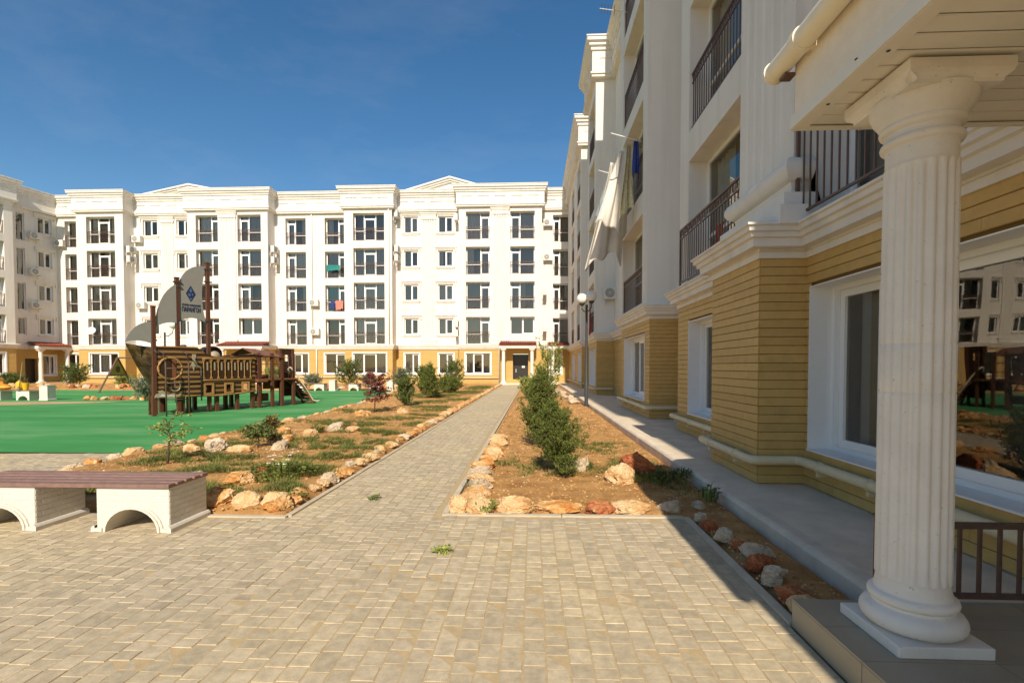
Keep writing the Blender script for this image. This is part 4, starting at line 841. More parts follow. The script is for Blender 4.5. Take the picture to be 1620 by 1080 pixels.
# ------------------------------------------------------------------ benches with arched white supports
def support(W, D, H, bricks=True, lvl=None, parent=None, loc=(0, 0, 0)):
    """white block with an arch tunnel running front to back"""
    b = MB(); r = W * .36; n = 14; cx = 0; prof = [(-W / 2, 0), (-r, 0)] + [(-r * cos(pi * k / n), r * .86 * sin(pi * k / n)) for k in range(1, n)] + [(r, 0), (W / 2, 0), (W / 2, H), (-W / 2, H)]
    m = len(prof)
    top = [(-W / 2, H), (W / 2, H)]
    # front and back as strips between arch and outline
    for y, flip in ((0, False), (D, True)):
        ar = [(-r * cos(pi * k / n), r * .86 * sin(pi * k / n)) for k in range(n + 1)]
        def f(*q): b.add([(x_, y, z_) for x_, z_ in (reversed(q) if flip else q)], [tuple(range(len(q)))])
        f((-W / 2, 0), (-r, 0), (-r, H), (-W / 2, H)); f((r, 0), (W / 2, 0), (W / 2, H), (r, H))
        for p, q in zip(ar, ar[1:]): f(p, q, (q[0], H), (p[0], H))
    ar = [(-r * cos(pi * k / n), r * .86 * sin(pi * k / n)) for k in range(n + 1)]
    for p, q in zip(ar, ar[1:]): b.quad((p[0], 0, p[1]), (p[0], D, p[1]), (q[0], D, q[1]), (q[0], 0, q[1]))
    b.quad((-W / 2, 0, 0), (-W / 2, 0, H), (-W / 2, D, H), (-W / 2, D, 0)); b.quad((W / 2, 0, 0), (W / 2, D, 0), (W / 2, D, H), (W / 2, 0, H)); b.quad((-W / 2, 0, H), (W / 2, 0, H), (W / 2, D, H), (-W / 2, D, H))
    o = b.build('support', 'benchwhite', parent, loc)
    if bricks:
        t_ = MB()
        for rr, pr in ((1.0, .028), (1.09, .016)):
            pts = [(-r * rr * cos(pi * k / n), r * .86 * rr * sin(pi * k / n)) for k in range(n + 1)]; pt2 = [(x_ * 1.085, z_ * 1.085) for x_, z_ in pts]
            for k in range(n):
                for y0, s in ((0, -1),):
                    y1 = y0 + s * pr; a, c, d_, e_ = pts[k], pts[k + 1], pt2[k + 1], pt2[k]
                    t_.quad((a[0], y1, a[1]), (c[0], y1, c[1]), (d_[0], y1, d_[1]), (e_[0], y1, e_[1])); t_.quad((e_[0], y1, e_[1]), (d_[0], y1, d_[1]), (d_[0], 0, d_[1]), (e_[0], 0, e_[1])); t_.quad((c[0], y1, c[1]), (a[0], y1, a[1]), (a[0], 0, a[1]), (c[0], 0, c[1]))
        t_.build('arch_moulding', 'benchwhite', o)
        for s in (-1, 1):
            q = MB(); q.sweep([(0, 0), (.035, 0), (.035, .035), (.02, .055), (0, .06)], [(s * W / 2, -.03), (s * W / 2, D + .01)] if s > 0 else [(s * W / 2, D + .01), (s * W / 2, -.03)])
            q.build('base_moulding', 'benchwhite', o)
            q = MB(); x0, x1 = sorted((s * r * 1.12, s * (W / 2 + .034))); q.box(x0, -.029, 0.001, x1, -.001, .0345); q.build('base_moulding', 'benchwhite', o)
        bh = .052; bl = .125
        def brk(L_):
            q = MB(); q.add([(0, 0, 0), (L_, 0, 0), (L_, 0, bh - .008), (0, 0, bh - .008), (.003, -.0035, .003), (L_ - .003, -.0035, .003), (L_ - .003, -.0035, bh - .011), (.003, -.0035, bh - .011)], [(4, 5, 6, 7), (0, 1, 5, 4), (1, 2, 6, 5), (2, 3, 7, 6), (3, 0, 4, 7)]); return q.mesh('brick', 'brick_white')
        for j in range(int((H - .03) / bh)):
            z = .065 + j * bh
            if z + bh > H - .005: break
            for side in (0, 1):
                Ln = W if side == 0 else D; u = .004 - (bl / 2 if j % 2 else 0)
                while u < Ln - .01:
                    a, c = max(u, .004), min(u + bl - .008, Ln - .004)
                    if c - a > .03:
                        m_ = brk_cache(round(c - a, 2), brk)
                        if side == 0:
                            zr = z + bh / 2; x_ = -W / 2 + (a + c) / 2; e_ = min(abs(-W / 2 + a), abs(-W / 2 + c)) if (-W / 2 + a) * (-W / 2 + c) > 0 else 0
                            if (e_ / (r * 1.2)) ** 2 + (z / (r * .86 * 1.2)) ** 2 > 1: obj('brick', m_, o, (-W / 2 + a, 0, z))
                        else: obj('brick', m_, o, (W / 2, a, z), pi / 2)
                    u += bl
    return o
BRC = {}
def brk_cache(L_, fn):
    if L_ not in BRC: BRC[L_] = fn(L_)
    return BRC[L_]
def bench(label, loc, rz, xs, W, D, H, x0, x1, ns, bricks, group=None):
    t = thing('park_bench', label, 'bench', loc, rz, group)
    for x_ in xs: support(W, D, H, bricks, None, t, (x_, 0, 0))
    sw = (D + .06) / ns
    for k in range(ns):
        b = MB(); b.box(x0, -.03 + sw * k + .006, H + .001, x1, -.03 + sw * (k + 1) - .02, H + .036); b.build('slat', 'slat', t, bevel=.004 if bricks else 0)
    return t
bench('low bench with brown slats on white arched brick supports in the near left', (-3.63, 4.24, .002), 0, (0, -1.27), .68, .5, .40, -1.75, .355, 5, True)
far_b = 'white arched benches along the far edge of the playground'
bench('far white arched bench seen just right of the slide', (-13.3, 29.72, 0), 0, (0, -1.3), .62, .5, .42, -1.7, .35, 4, False, far_b)
bench('far white arched bench standing between the two white bins', (-10.5, 29.8, 0), 0, (-.65, .65), .62, .5, .42, -1.0, 1.0, 4, False, far_b)
bench('white arched bench with toys on it at the left edge of the playground', (-22.75, 20.74, 0), 0, (0, -1.35, 1.0 - 3.7), .62, .5, .42, -3.2, .9, 4, False)
def bin_(label, x, y):
    t = thing('litter_bin', label, 'litter bin', (x, y, 0), 0, 'square white brick litter bins')
    b = MB(); b.sweep([(.03, 0), (.03, .05), (0, .07), (0, .64), (.02, .65), (.02, .68), (-.04, .68), (-.04, .2)], [(-.19, -.19), (.19, -.19), (.19, .19), (-.19, .19), (-.19, -.19)], False); b.build('bin_body', 'benchwhite', t)
    b = MB(); b.box(-.15, -.15, .18, .15, .15, .66); b.build('bin_liner', 'steeldark', t)
bin_('square white litter bin right of the first far bench', -12.43, 29.8); bin_('square white litter bin at the right end of the far benches', -8.86, 29.95); bin_('white litter bin with dark liner at the end of the toy bench', -21.7, 20.85)
t = thing('toy_canister', 'yellow plastic canister standing on the left bench', 'canister', (-23.05, 20.9, .46)); b = MB(); b.lathe([(.13, 0), (.14, .03), (.14, .3), (.1, .37), (.05, .39), (.05, .43)], 16); autosmooth(b.build('canister_body', 'yellowplastic', t)); b = MB(); b.tube([(-.1, 0, .36), (-.1, 0, .46), (.1, 0, .46), (.1, 0, .36)], .015, 6); b.build('handle', 'steeldark', t)
t = thing('toy_bucket', 'small yellow bucket right of the canister on the left bench', 'bucket', (-22.72, 20.85, .46)); b = MB(); b.lathe([(.09, 0), (.13, .3), (.14, .3), (.14, .32), (.12, .31), (.085, .02)], 16); b.build('bucket_body', 'yellowplastic', t); b = MB(); b.tube([(.13 * cos(pi * k / 8), 0, .3 + .14 * sin(pi * k / 8)) for k in range(9)], .01, 6); b.build('handle', 'steeldark', t)
t = thing('broom', 'wooden broom leaning up from the left bench', 'broom', (-22.88, 20.72, .46)); b = MB(); b.tube([(0, 0, .1), (.14, .05, 1.25)], .022, 8); b.build('broom_stick', 'drygrass', t); b = MB(); b.tube([(-.02, 0, 0), (0, 0, .14)], [.09, .04], 8); b.build('broom_head', 'slat', t)
t = thing('bag', 'orange and yellow bag lying on the left bench', 'bag', (-23.9, 20.9, .46)); b = MB(); b.lathe([(.05, 0), (.24, .03), (.28, .14), (.22, .25), (.06, .31), (.05, .36), (.09, .4)], 18); o = b.build('bag_body', 'orangeplastic', t, smooth=True); o.scale = (1.5, .8, .9); b = MB(); b.lathe([(.285, .1), (.292, .14), (.27, .18)], 18); o2 = b.build('stripe', 'yellowplastic', o)
# ------------------------------------------------------------------ swing
t = thing('swing_set', 'swing frame with a yellow triangle panel and one blue seat', 'swing', (-25.2, 28.5, 0), radians(97))
A_ = [(-1.5, 0, 0), (0, 0, 2.04), (1.5, 0, 0)]
for p in (A_[0], A_[2]):
    b = MB(); b.tube([p, A_[1]], .045, 8); b.build('leg', 'iron', t)
    b = MB(); b.tube([(p[0], -3.4, 0), (0, -3.4, 2.04)], .045, 8); b.build('leg', 'iron', t)
b = MB(); b.tube([A_[1], (0, -3.4, 2.04)], .045, 8); b.build('beam', 'iron', t)
b = MB(); b.prism([(-.66, 1.02), (.66, 1.02), (.0, 2.0)], -.03, .03); p_ = b.build('triangle_panel', mat('yellow_green_panel', (.30, .27, .02), .5, .2, 4.), t)
for a, c in (((-.75, .98), (.75, .98)), ((.75, .98), (0, 2.04)), ((0, 2.04), (-.75, .98))):
    b = MB(); b.tube([(a[0], -.035, a[1]), (c[0], -.035, c[1])], .05, 6); b.build('panel_edge', 'iron', p_)
b = MB(); b.lathe([(.18, 0), (.2, .01), (.16, .012)], 12); o = b.build('panel_emblem', 'darkprint', p_, (.0, -.03, 1.34)); o.rotation_euler = (pi / 2, 0, 0)
for dx in (-1.5, -1.9):
    b = MB(); b.tube([(0, dx, 2.03), (0, dx * .6 - .72, .72)], .014, 5); b.build('chain', 'steeldark', t)
b = MB(); b.lathe([(.05, 0), (.3, .05), (.33, .3), (.3, .3), (.26, .08), (.04, .04)], 16); o = b.build('swing_seat', 'blueplastic', t, (0, -1.72, .5), smooth=True)
# ------------------------------------------------------------------ playground ship
SH = thing('playground_ship', 'wooden looking pirate ship climbing frame with three grey sails', 'climbing frame', (-11.49, 14.27, 0), radians(63.2))
def bulge(s): return -.10 * sin(pi * max(0, min(1, s / 3.2)))
def lerp(tab, s):
    for (a, u), (c, v) in zip(tab, tab[1:]):
        if s <= c: return u + (v - u) * max(0, (s - a) / (c - a))
    return tab[-1][1]
TOP = [(0, 2.09), (1.2, 2.1), (1.45, 1.9), (1.75, 1.8), (2.4, 1.82), (3.24, 1.95)]; BOT = [(0, .6), (1.0, .54), (1.9, .52), (2.7, .56), (3.24, .62)]
WIN = [(1.44, 1.66, .64, .9), (2.13, 2.33, .65, .9), (2.76, 2.93, .67, .92)]
def hull(y0, m, wins, sgn=1):
    b = MB(); ss = sorted({round(3.24 * k / 30, 3) for k in range(31)} | {q for w_ in WIN for q in w_[:2]}); zr = [0, .08, .2, .62, .645, .9, .92, 1.05, 1.4, 1.7, 1]
    V = {}
    def P(s, k):
        lo_, hi_ = lerp(BOT, s), lerp(TOP, s); z = [lo_, .64, .9, 1.05, 1.75, hi_][k]
        return (s, y0 + sgn * bulge(s), max(lo_, min(hi_, z)))
    for s0, s1 in zip(ss, ss[1:]):
        if s1 - s0 < 1e-4 or (not wins and s0 < .7): continue
        for k in range(5):
            if wins and k == 1 and any(w_[0] - 1e-3 < (s0 + s1) / 2 < w_[1] + 1e-3 for w_ in WIN): continue
            b.quad(P(s0, k), P(s1, k), P(s1, k + 1), P(s0, k + 1))
    o = b.build('hull_side', m, SH); sol = o.modifiers.new('solid', 'SOLIDIFY'); sol.thickness = .025; sol.offset = 0; return o
HS = hull(0, 'log', True); hull(1.5, 'log', False, -1)
for s0, s1, z0, z1 in WIN:
    y = bulge((s0 + s1) / 2) - .018; b = MB(); e = .055
    b.box(s0 - e, y - .03, z0 - e, s0, y + .005, z1 + e); b.box(s1, y - .03, z0 - e, s1 + e, y + .005, z1 + e); b.box(s0, y - .03, z1, s1, y + .005, z1 + e); b.box(s0, y - .03, z0 - e, s1, y + .005, z0); b.build('window_frame', 'goldprint', HS)
def tubeh(pts, r, name, m, par, n=8): b = MB(); b.tube(pts, r, n); return b.build(name, m, par, smooth=True)
for k in range(8):        # gallery of little columns with arched dark panels
    s = 1.40 + .235 * k; y = bulge(s) - .02
    b = MB(); b.box(s - .035, y - .03, 1.10, s + .035, y, 1.15); b.tube([(s, y - .012, 1.15), (s, y - .012, 1.68)], .016, 8); b.box(s - .035, y - .03, 1.68, s + .035, y, 1.73); b.build('gallery_column', 'goldprint', HS)
    if k < 7:
        s += .1175; y = bulge(s) - .016; b = MB(); wv = .075
        b.prism([(s - wv, 1.1), (s + wv, 1.1)] + [(s + wv * cos(pi * q / 8), 1.62 + wv * sin(pi * q / 8)) for q in range(9)], y - .008, y + .004); a_ = b.build('gallery_arch', 'darkprint', HS)
        b = MB(); wv = .022; b.prism([(s - wv, 1.38), (s + wv, 1.38)] + [(s + wv * cos(pi * q / 6), 1.63 + wv * sin(pi * q / 6)) for q in range(7)], y - .012, y - .006); b.build('arch_light', 'paleprint', a_)
for z_, tab in ((1.76, None), (1.06, None)):
    b = MB(); b.tube([(s, bulge(s) - .03, z_ - (0 if z_ < 1.5 else .0)) for s in [1.36 + .15 * k for k in range(13)]], .022, 8); b.build('rail_moulding', 'goldprint', HS, smooth=True)
b = MB(); b.tube([(s, bulge(s), lerp(TOP, s) + .01) for s in [3.24 * k / 40 for k in range(41)]], .03, 8); b.build('gunwale', 'log', SH, smooth=True)
b = MB(); b.tube([(s, bulge(s) - .02, lerp(BOT, s) + .02) for s in [3.24 * k / 30 for k in range(31)]], .03, 8); b.build('keel_moulding', 'goldprint', SH, smooth=True)
ph = obj('porthole', None, SH, (.44, -.06, 1.44))
b = MB(); b.tube([(.335 * cos(2 * pi * k / 28), 0, .335 * sin(2 * pi * k / 28)) for k in range(29)], .035, 8); b.build('porthole_ring', 'goldprint', ph, smooth=True)
b = MB(); b.prism([(.32 * cos(2 * pi * k / 28), .32 * sin(2 * pi * k / 28)) for k in range(28)], -.006, .02); b.build('porthole_dark_disc', 'darkprint', ph)  # solid disc, the shade inside the porthole put into its dark colour
b = MB(); b.prism([(.05, -.3), (.16, -.27), (.16, .27), (.05, .3)], -.02, -.008); b.build('porthole_board', 'brownpanel', ph)
def flat(poly, y0, y1, name, m, par, bev=0): b = MB(); b.prism(poly, y0, y1); return b.build(name, m, par, bevel=bev)
# printed wave, anchor and figure on the side
flat([(-.02, .56), (1.02, .535), (.86, .6), (.72, .66), (.62, .62), (.5, .67), (.36, .64), (.28, .7), (.2, .78), (.06, .76), (.12, .7), (.02, .66)], -.095, -.075, 'wave_print', 'paleprint', HS)
flat([(.1, .6), (.7, .57), (.62, .6), (.42, .62), (.3, .6), (.2, .66)], -.099, -.094, 'wave_foam', 'acbody', HS)
b = MB(); b.tube([(.36 + .1 * cos(a), -.1, .88 + .1 * sin(a)) for a in [pi * 2 * k / 16 for k in range(17)]], .02, 6); b.tube([(.36 + .07 * cos(a), -.1, 1.05 + .07 * sin(a)) for a in [pi * 2 * k / 14 for k in range(12)]], .02, 6); b.build('anchor_print', 'darkprint', HS)
b = MB(); b.tube([(.55 + .16 * cos(a), -.1, .9 + .16 * sin(a)) for a in [-2.4 + 3.2 * k / 14 for k in range(15)]], .02, 6); b.build('rope_print', 'paleprint', HS)
flat([(1.06, 1.9), (1.17, 1.9), (1.17, 1.78), (1.13, 1.74), (1.2, 1.55), (1.26, 1.48), (1.12, 1.5), (1.1, 1.36), (1.06, 1.5), (1.0, 1.52), (1.08, 1.66), (1.06, 1.78)], -.125, -.105, 'figure_print', 'paleprint', HS)
# prow
pr = [(-.47, 2.2), (-.33, 1.86), (-.17, 1.5), (-.02, 1.2), (.12, .95), (.2, .62)]
b = MB()
for (a, z0), (c, z1) in zip(pr, pr[1:]):
    for yy in (0, 1.1): b.quad((yy * .42, yy, z0 if z0 < 2.1 else 2.08), (a, .55, z0), (c, .55, z1), (yy * .42, yy, z1)) if yy else b.quad((a, .55, z0), (0, 0, min(z0, 2.08)), (0, 0, z1), (c, .55, z1))
b.add([(-.47, .55, 2.2), (0, 0, 2.08), (.46, 1.1, 2.08)], [(0, 1, 2)]); o = b.build('prow', 'hullend', SH); sol = o.modifiers.new('solid', 'SOLIDIFY'); sol.thickness = .02
flat([(.1, .0), (.22, .0), (.22, .7), (.12, .9)], .53, .57, 'prow_foot', 'hullend', SH)
# deck, legs, masts
b = MB(); b.add([(.03, -.05, .6), (3.2, -.05, .6), (3.2, 1.45, .6), (.75, 1.45, .6), (.03, -.05, .66), (3.2, -.05, .66), (3.2, 1.45, .66), (.75, 1.45, .66)], [(3, 2, 1, 0), (4, 5, 6, 7), (0, 1, 5, 4), (1, 2, 6, 5), (2, 3, 7, 6), (3, 0, 4, 7)]); b.build('deck', 'brownpanel', SH)
pm2 = MB(); pm2.box(-.055, -.055, -.05, .055, .055, .62); pm2 = pm2.mesh('leg', 'rediron')
for s, y in [(0, 0), (.3, .6), (.85, .1), (1.9, .05), (2.6, .05), (3.2, .1), (.9, 1.4), (1.9, 1.4), (3.2, 1.4), (2.6, .75), (.75, 1.2), (1.4, .8)]: obj('leg', pm2, SH, (s, y, 0))
for s, top, yy in [(.02, 3.3, .0), (.72, 4.27, .05), (1.66, 4.9, .05)]:
    b = MB(); b.box(s - .05, yy - .05, .05, s + .05, yy + .05, top); mo = b.build('mast', 'rediron', SH); b = MB(); b.box(s - .06, yy - .06, top, s + .06, yy + .06, top + .04); b.build('mast_cap', 'rediron', mo)
def curve(p, q, bx, bz, n=10): return [(p[0] + (q[0] - p[0]) * t + bx * 4 * t * (1 - t), p[1] + (q[1] - p[1]) * t + bz * 4 * t * (1 - t)) for t in [k / n for k in range(n + 1)]]
sA = curve((-.72, 2.22), (-.04, 2.86), -.07, .13) + curve((-.04, 2.2), (-.72, 2.22), 0, .06)
sB = curve((.07, 2.82), (.67, 4.08), -.10, .16) + curve((.67, 2.86), (.07, 2.70), 0, .07)
sC = curve((.77, 4.14), (1.60, 4.80), -.1, .16) + curve((1.6, 4.78), (1.6, 2.93), -.13, -.05)[1:] + curve((1.6, 2.93), (.77, 2.93), 0, .14)[1:]
for P_ in (sA, sB): flat(P_, -.012, .012, 'sail', 'sail', SH)
SC = flat(sC, .03, .055, 'sail', 'sail', SH); SC['label'] = 'largest grey sail carrying a dark blue diamond and lettering'
for s, z_ in [(.0, 2.3), (0, 2.8), (.72, 2.95), (.72, 4.0), (.72, 4.15), (1.66, 4.7), (1.66, 3.0), (1.66, 4.3)]:
    b = MB(); b.box(s - .12, -.01, z_ - .02, s + .12, .02 + .03, z_ + .02); b.build('sail_clamp', 'steeldark', SH)
fl_ = lambda poly, n_, m, y=.03: flat(poly, y - .006, y - .001, n_, m, SC)
fl_([(1.12, 4.1), (1.27, 3.84), (1.12, 3.58), (.97, 3.84)], 'diamond_logo', 'navy')
for q in ([(1.12, 4.03), (1.17, 3.93), (1.12, 3.87), (1.07, 3.93)], [(1.03, 3.85), (1.10, 3.85), (1.12, 3.78), (1.06, 3.74)], [(1.14, 3.85), (1.21, 3.86), (1.17, 3.76)], [(1.12, 3.72), (1.15, 3.68), (1.12, 3.62), (1.09, 3.68)]): fl_(q, 'logo_facet', 'logoblue', .024)
def text(txt, size, loc, width, m, par, name):
    cu = bpy.data.curves.new(name, 'FONT'); cu.body = txt; cu.size = size; cu.align_x = 'CENTER'; cu.extrude = .002; cu.offset = .004 if size > .1 else .002
    o = bpy.data.objects.new(name, cu); COL.objects.link(o); bpy.context.view_layer.update()
    me = bpy.data.meshes.new_from_object(o.evaluated_get(bpy.context.evaluated_depsgraph_get())); bpy.data.objects.remove(o); me.materials.clear(); me.materials.append(M[m])
    xs = [v.co.x for v in me.vertices]; k = width / max(1e-6, max(xs) - min(xs)) if xs else 1
    q = obj(name, me, par, loc); q.rotation_euler = (pi / 2, 0, 0); q.scale = (k, 1, 1); return q
text('ПАРАНГОН', .21, (1.13, .022, 3.26), .56, 'navy', SC, 'lettering'); text('ГРУППА КОМПАНИЙ', .075, (1.13, .022, 3.45), .56, 'navy', SC, 'lettering')
# climbing ladder and ropes on the near side
for s in (.14, .79): tubeh([(s, -.42, 0), (s, -.42, 1.6), (s, -.3, 1.92), (s, -.02, 1.98)], .022, 'ladder_rail', 'iron', SH)
for z_ in (.5, 1.0, 1.45): tubeh([(.14, -.42, z_), (.79, -.42, z_)], .015, 'ladder_rung', 'iron', SH)
for s in (.45,): tubeh([(s, -.3, .4), (s, -.3, 1.15)], .012, 'ladder_rail', 'iron', SH)
tubeh([(.9, -.03, 2.05), (1.35, -.12, 1.5)], .022, 'yard', 'steeldark', SH); tubeh([(.02, -.04, 2.0), (.16, -.08, 1.85)], .018, 'yard', 'steeldark', SH)
tubeh([(1.3, -.16, .4), (1.3, -.16, 1.5)], .02, 'rope', 'steeldark', SH)
b = MB(); b.lathe([(.06, 2.1), (.09, 2.16), (.06, 2.2)], 10, (.86, 0, 0)); b.build('bollard', 'iron', SH)
# little barrel cabin showing over the rail
b = MB(); b.prism([(1.95, 1.7), (2.5, 1.7)] + [(2.225 + .29 * cos(pi * k / 12), 1.95 + .26 * sin(pi * k / 12)) for k in range(13)], .75, 1.2); o = b.build('cabin_arch', 'darkprint', SH); b = MB(); b.lathe([(.2 * sin(pi * q / 10) + .002, -.2 * cos(pi * q / 10)) for q in range(11)], 16, (2.2, .7, 1.85)); b.build('cabin_dome', 'paleprint', SH, smooth=True)
# stern house, bridge, tower, stairs and slide
ms = MB(); ms.box(-.05, -.05, -.05, .05, .05, 2.0); ms = ms.mesh('post', 'rediron')
for s, y in [(3.42, .05), (3.95, .05), (4.35, .05), (4.9, .12), (3.42, 1.4), (4.35, 1.4)]: obj('post', ms, SH, (s, y, 0))
b = MB(); b.box(3.3, 0, 1.0, 4.95, 1.45, 1.06); b.build('bridge_deck', 'brownpanel', SH)
for s0, s1 in ((3.47, 3.9), (4.0, 4.3)):
    for k in range(int((s1 - s0) / .085)):
        b = MB(); b.box(s0 + .085 * k, 1.38, 1.06, s0 + .085 * k + .075, 1.41, 1.78); b.build('cabin_board', 'brownpanel', SH)
for z_ in (1.3, 1.6, 1.85):
    tubeh([(3.3, .03, z_), (4.9, .08, z_)], .013, 'bridge_rail', 'iron', SH)
for k in range(8): tubeh([(3.5 + .19 * k, .05, 1.06), (3.5 + .19 * k, .05, 1.85)], .009, 'bridge_bar', 'iron', SH)
b = MB(); b.add([(3.25, -.05, 1.95), (4.4, -.05, 1.85), (4.4, .75, 2.1), (3.25, .75, 2.2), (4.4, 1.5, 1.85), (3.25, 1.5, 1.95)], [(0, 1, 2, 3), (3, 2, 4, 5)]); o = b.build('cabin_roof', 'brownpanel', SH); o.modifiers.new('s', 'SOLIDIFY').thickness = .03
b = MB(); b.box(4.4, 1.25, .62, 5.2, 1.3, 1.0); b.build('bridge_panel', 'brownpanel', SH)
for y0, y1 in ((.2, .5), (.9, 1.2)):
    b = MB(); b.box(3.5, .5, y0, 4.1, .56, y1); b.build('store_panel', 'brownpanel', SH)
T_ = MB()
wall(T_, 5.1, 5.62, 1.15, .3, 2.24, [(5.28, 5.45, 1.72, 1.98, .04)]); o = T_.build('tower_panel', 'darkprint', SH)
for s in (5.08, 5.64): b = MB(); b.box(s - .05, 1.1, -.05, s + .05, 1.2, 2.24); b.build('tower_post', 'rediron', SH)
for k in range(5): b = MB(); b.box(5.14, 1.12, 1.2 + .08 * k - .6, 5.6, 1.147, 1.255 + .08 * k - .6); b.build('tower_board', 'brownpanel', o)
st = [(4.85 + .95 * t, 1.05 - 1.0 * t * t * .98) for t in [k / 9 for k in range(10)]]
for k, (s, z_) in enumerate(st): b = MB(); b.box(s - .06, .12, max(.02, z_ - .03), s + .07, .72, z_ + .01); b.build('stair_step', 'brownpanel', SH)
for y in (.12, .72):
    b = MB(); b.tube([(s, y, z_ - .06) for s, z_ in st], .045, 6); b.build('stair_stringer', 'brownpanel', SH)
tubeh([(4.72, .1, 1.25), (4.68, .1, 1.42), (4.74, .1, 1.48)] + [(4.78 + 1.0 * t, .1, 1.46 - 1.32 * t ** 1.15) for t in [k / 8 for k in range(9)]] + [(6.0, .1, .08), (6.12, .1, .1)], .03, 'handrail', 'cream', SH)
sl = [(5.15 + 1.0 * t, 1.0 - .85 * min(1, t * 1.15) + .0) for t in [k / 10 for k in range(11)]]
b = MB()
for (a, z0), (c, z1) in zip(sl, sl[1:]):
    b.quad((a, .8, z0), (c, .8, z1), (c, 1.3, z1), (a, 1.3, z0)); b.quad((a, .8, z0), (a, .8, z0 + .18), (c, .8, z1 + .18), (c, .8, z1)); b.quad((a, 1.3, z0), (c, 1.3, z1), (c, 1.3, z1 + .18), (a, 1.3, z0 + .18))
o = b.build('slide', 'darkprint', SH); o.modifiers.new('s', 'SOLIDIFY').thickness = .02
b = MB(); b.prism([(3.25, .95), (3.6, .95), (3.6, 1.05), (3.25, 1.05)], -.2, 0); b.build('bridge_step', 'brownpanel', SH)
# ------------------------------------------------------------------ rocks
def rock_mesh(seed, m, sub=3):
    bm = bmesh.new(); bmesh.ops.create_icosphere(bm, subdivisions=sub, radius=.5); r = random.Random(seed); o = Vector((r.uniform(-50, 50), r.uniform(-50, 50), r.uniform(-50, 50)))
    cuts = [(Vector((r.gauss(0, 1), r.gauss(0, 1), r.gauss(0, .8))).normalized(), r.uniform(.24, .40)) for _ in range(13)]
    for v in bm.verts:
        p = v.co.copy()
        for n_, d in cuts:
            k = p.dot(n_) - d
            if k > 0: p -= n_ * k * .85
        q = p * 2.6 + o; f = 1 + .15 * noise.fractal(q, 1., 2., 4) + .12 * (1 - abs(noise.noise(q * 2.3)) * 2) + .07 * (1 - abs(noise.noise(q * 5.5)) * 3) + .05 * noise.noise(q * 12)
        p *= f; p.z = max(p.z, -.22) if p.z < 0 else p.z; v.co = p
    me = bpy.data.meshes.new('rock'); bm.to_mesh(me); bm.free(); me.materials.append(M[m]); me.polygons.foreach_set('use_smooth', [True] * len(me.polygons))
    try: me.set_sharp_from_angle(angle=radians(32))
    except Exception: pass
    return me
RKN = {m: [rock_mesh(i * 13 + 5 + hash_, m, 5) for i in range(3)] for hash_, m in enumerate(['rockcream', 'rockorange', 'rockred', 'rockpale'])}
RKF = {m: [rock_mesh(i * 17 + 3 + h_, m, 3) for i in range(4)] for h_, m in enumerate(['rockcream', 'rockorange', 'rockred', 'rockpale'])}
def rock(x, y, sx, sy, sz, m, label, group=None, rz=None, z=.02, tilt=0, near=True):
    sz *= .88; o = obj('rock', RN.choice((RKN if near else RKF)[m]), None, (x, y, z + sz * .14)); o.scale = (sx * .94, sy * .94, sz); o.rotation_euler = (tilt, RN.uniform(-.12, .12), RN.uniform(0, 6.28) if rz is None else rz)
    return tag(o, label, 'rock', group)
# front row of the right bed
for a_ in [(-.76, 4.99, .3, .28, .22, 'rockcream', 'cream rock at the sharp front corner of the right bed'), (-.52, 4.99, .36, .28, .22, 'rockcream', 'cream and orange rock second from the front corner, behind a green tuft'), (-.17, 5.02, .56, .32, .22, 'rockcream', 'broad speckled cream rock in the front row of the right bed'),
           (.28, 5.02, .52, .3, .22, 'rockorange', 'orange rock in the middle of the front row of the right bed'), (.67, 5.03, .38, .28, .22, 'rockred', 'rust red pitted rock in the front row right of the orange one'), (1.05, 5.05, .54, .28, .17, 'rockcream', 'long pale rock in the front row where the shade begins'), (1.42, 5.08, .3, .24, .19, 'rockpale', 'grey cream rock in shade ending the front row'),
           (1.2, 6.4, .5, .4, .37, 'rockcream', 'rounded pale rock of the leaning pair inside the right bed'), (.68, 7.0, .26, .24, .38, 'rockpale', 'upright cream rock standing right of the near juniper')]: rock(*a_, rz=RN.uniform(-.3, .3))
rock(1.4, 6.62, .66, .34, .4, 'rockred', 'rust red slab leaning on the rounded pale rock in the right bed', None, -.5, .12, .5)
ORD = ['first', 'second', 'third', 'fourth', 'fifth', 'sixth', 'seventh', 'eighth', 'ninth', 'tenth', 'eleventh', 'twelfth', 'thirteenth', 'fourteenth', 'fifteenth', 'sixteenth']
KC = {'rockcream': 'cream', 'rockorange': 'orange', 'rockpale': 'pale grey', 'rockred': 'rust red'}
gl_ = 'rocks edging the right side of the path'
for i, (y, m) in enumerate([(5.28, 'rockcream'), (5.55, 'rockorange'), (5.9, 'rockpale'), (6.25, 'rockcream'), (6.65, 'rockpale'), (7.1, 'rockorange'), (7.55, 'rockorange'), (8.05, 'rockcream'), (8.6, 'rockorange'), (9.2, 'rockcream'), (9.85, 'rockcream')]):
    rock(-.70 + RN.uniform(-.03, .05), y, RN.uniform(.28, .4), RN.uniform(.34, .46), RN.uniform(.17, .23), m, ORD[i] + ' rock from the front in the short row right of the path', gl_)
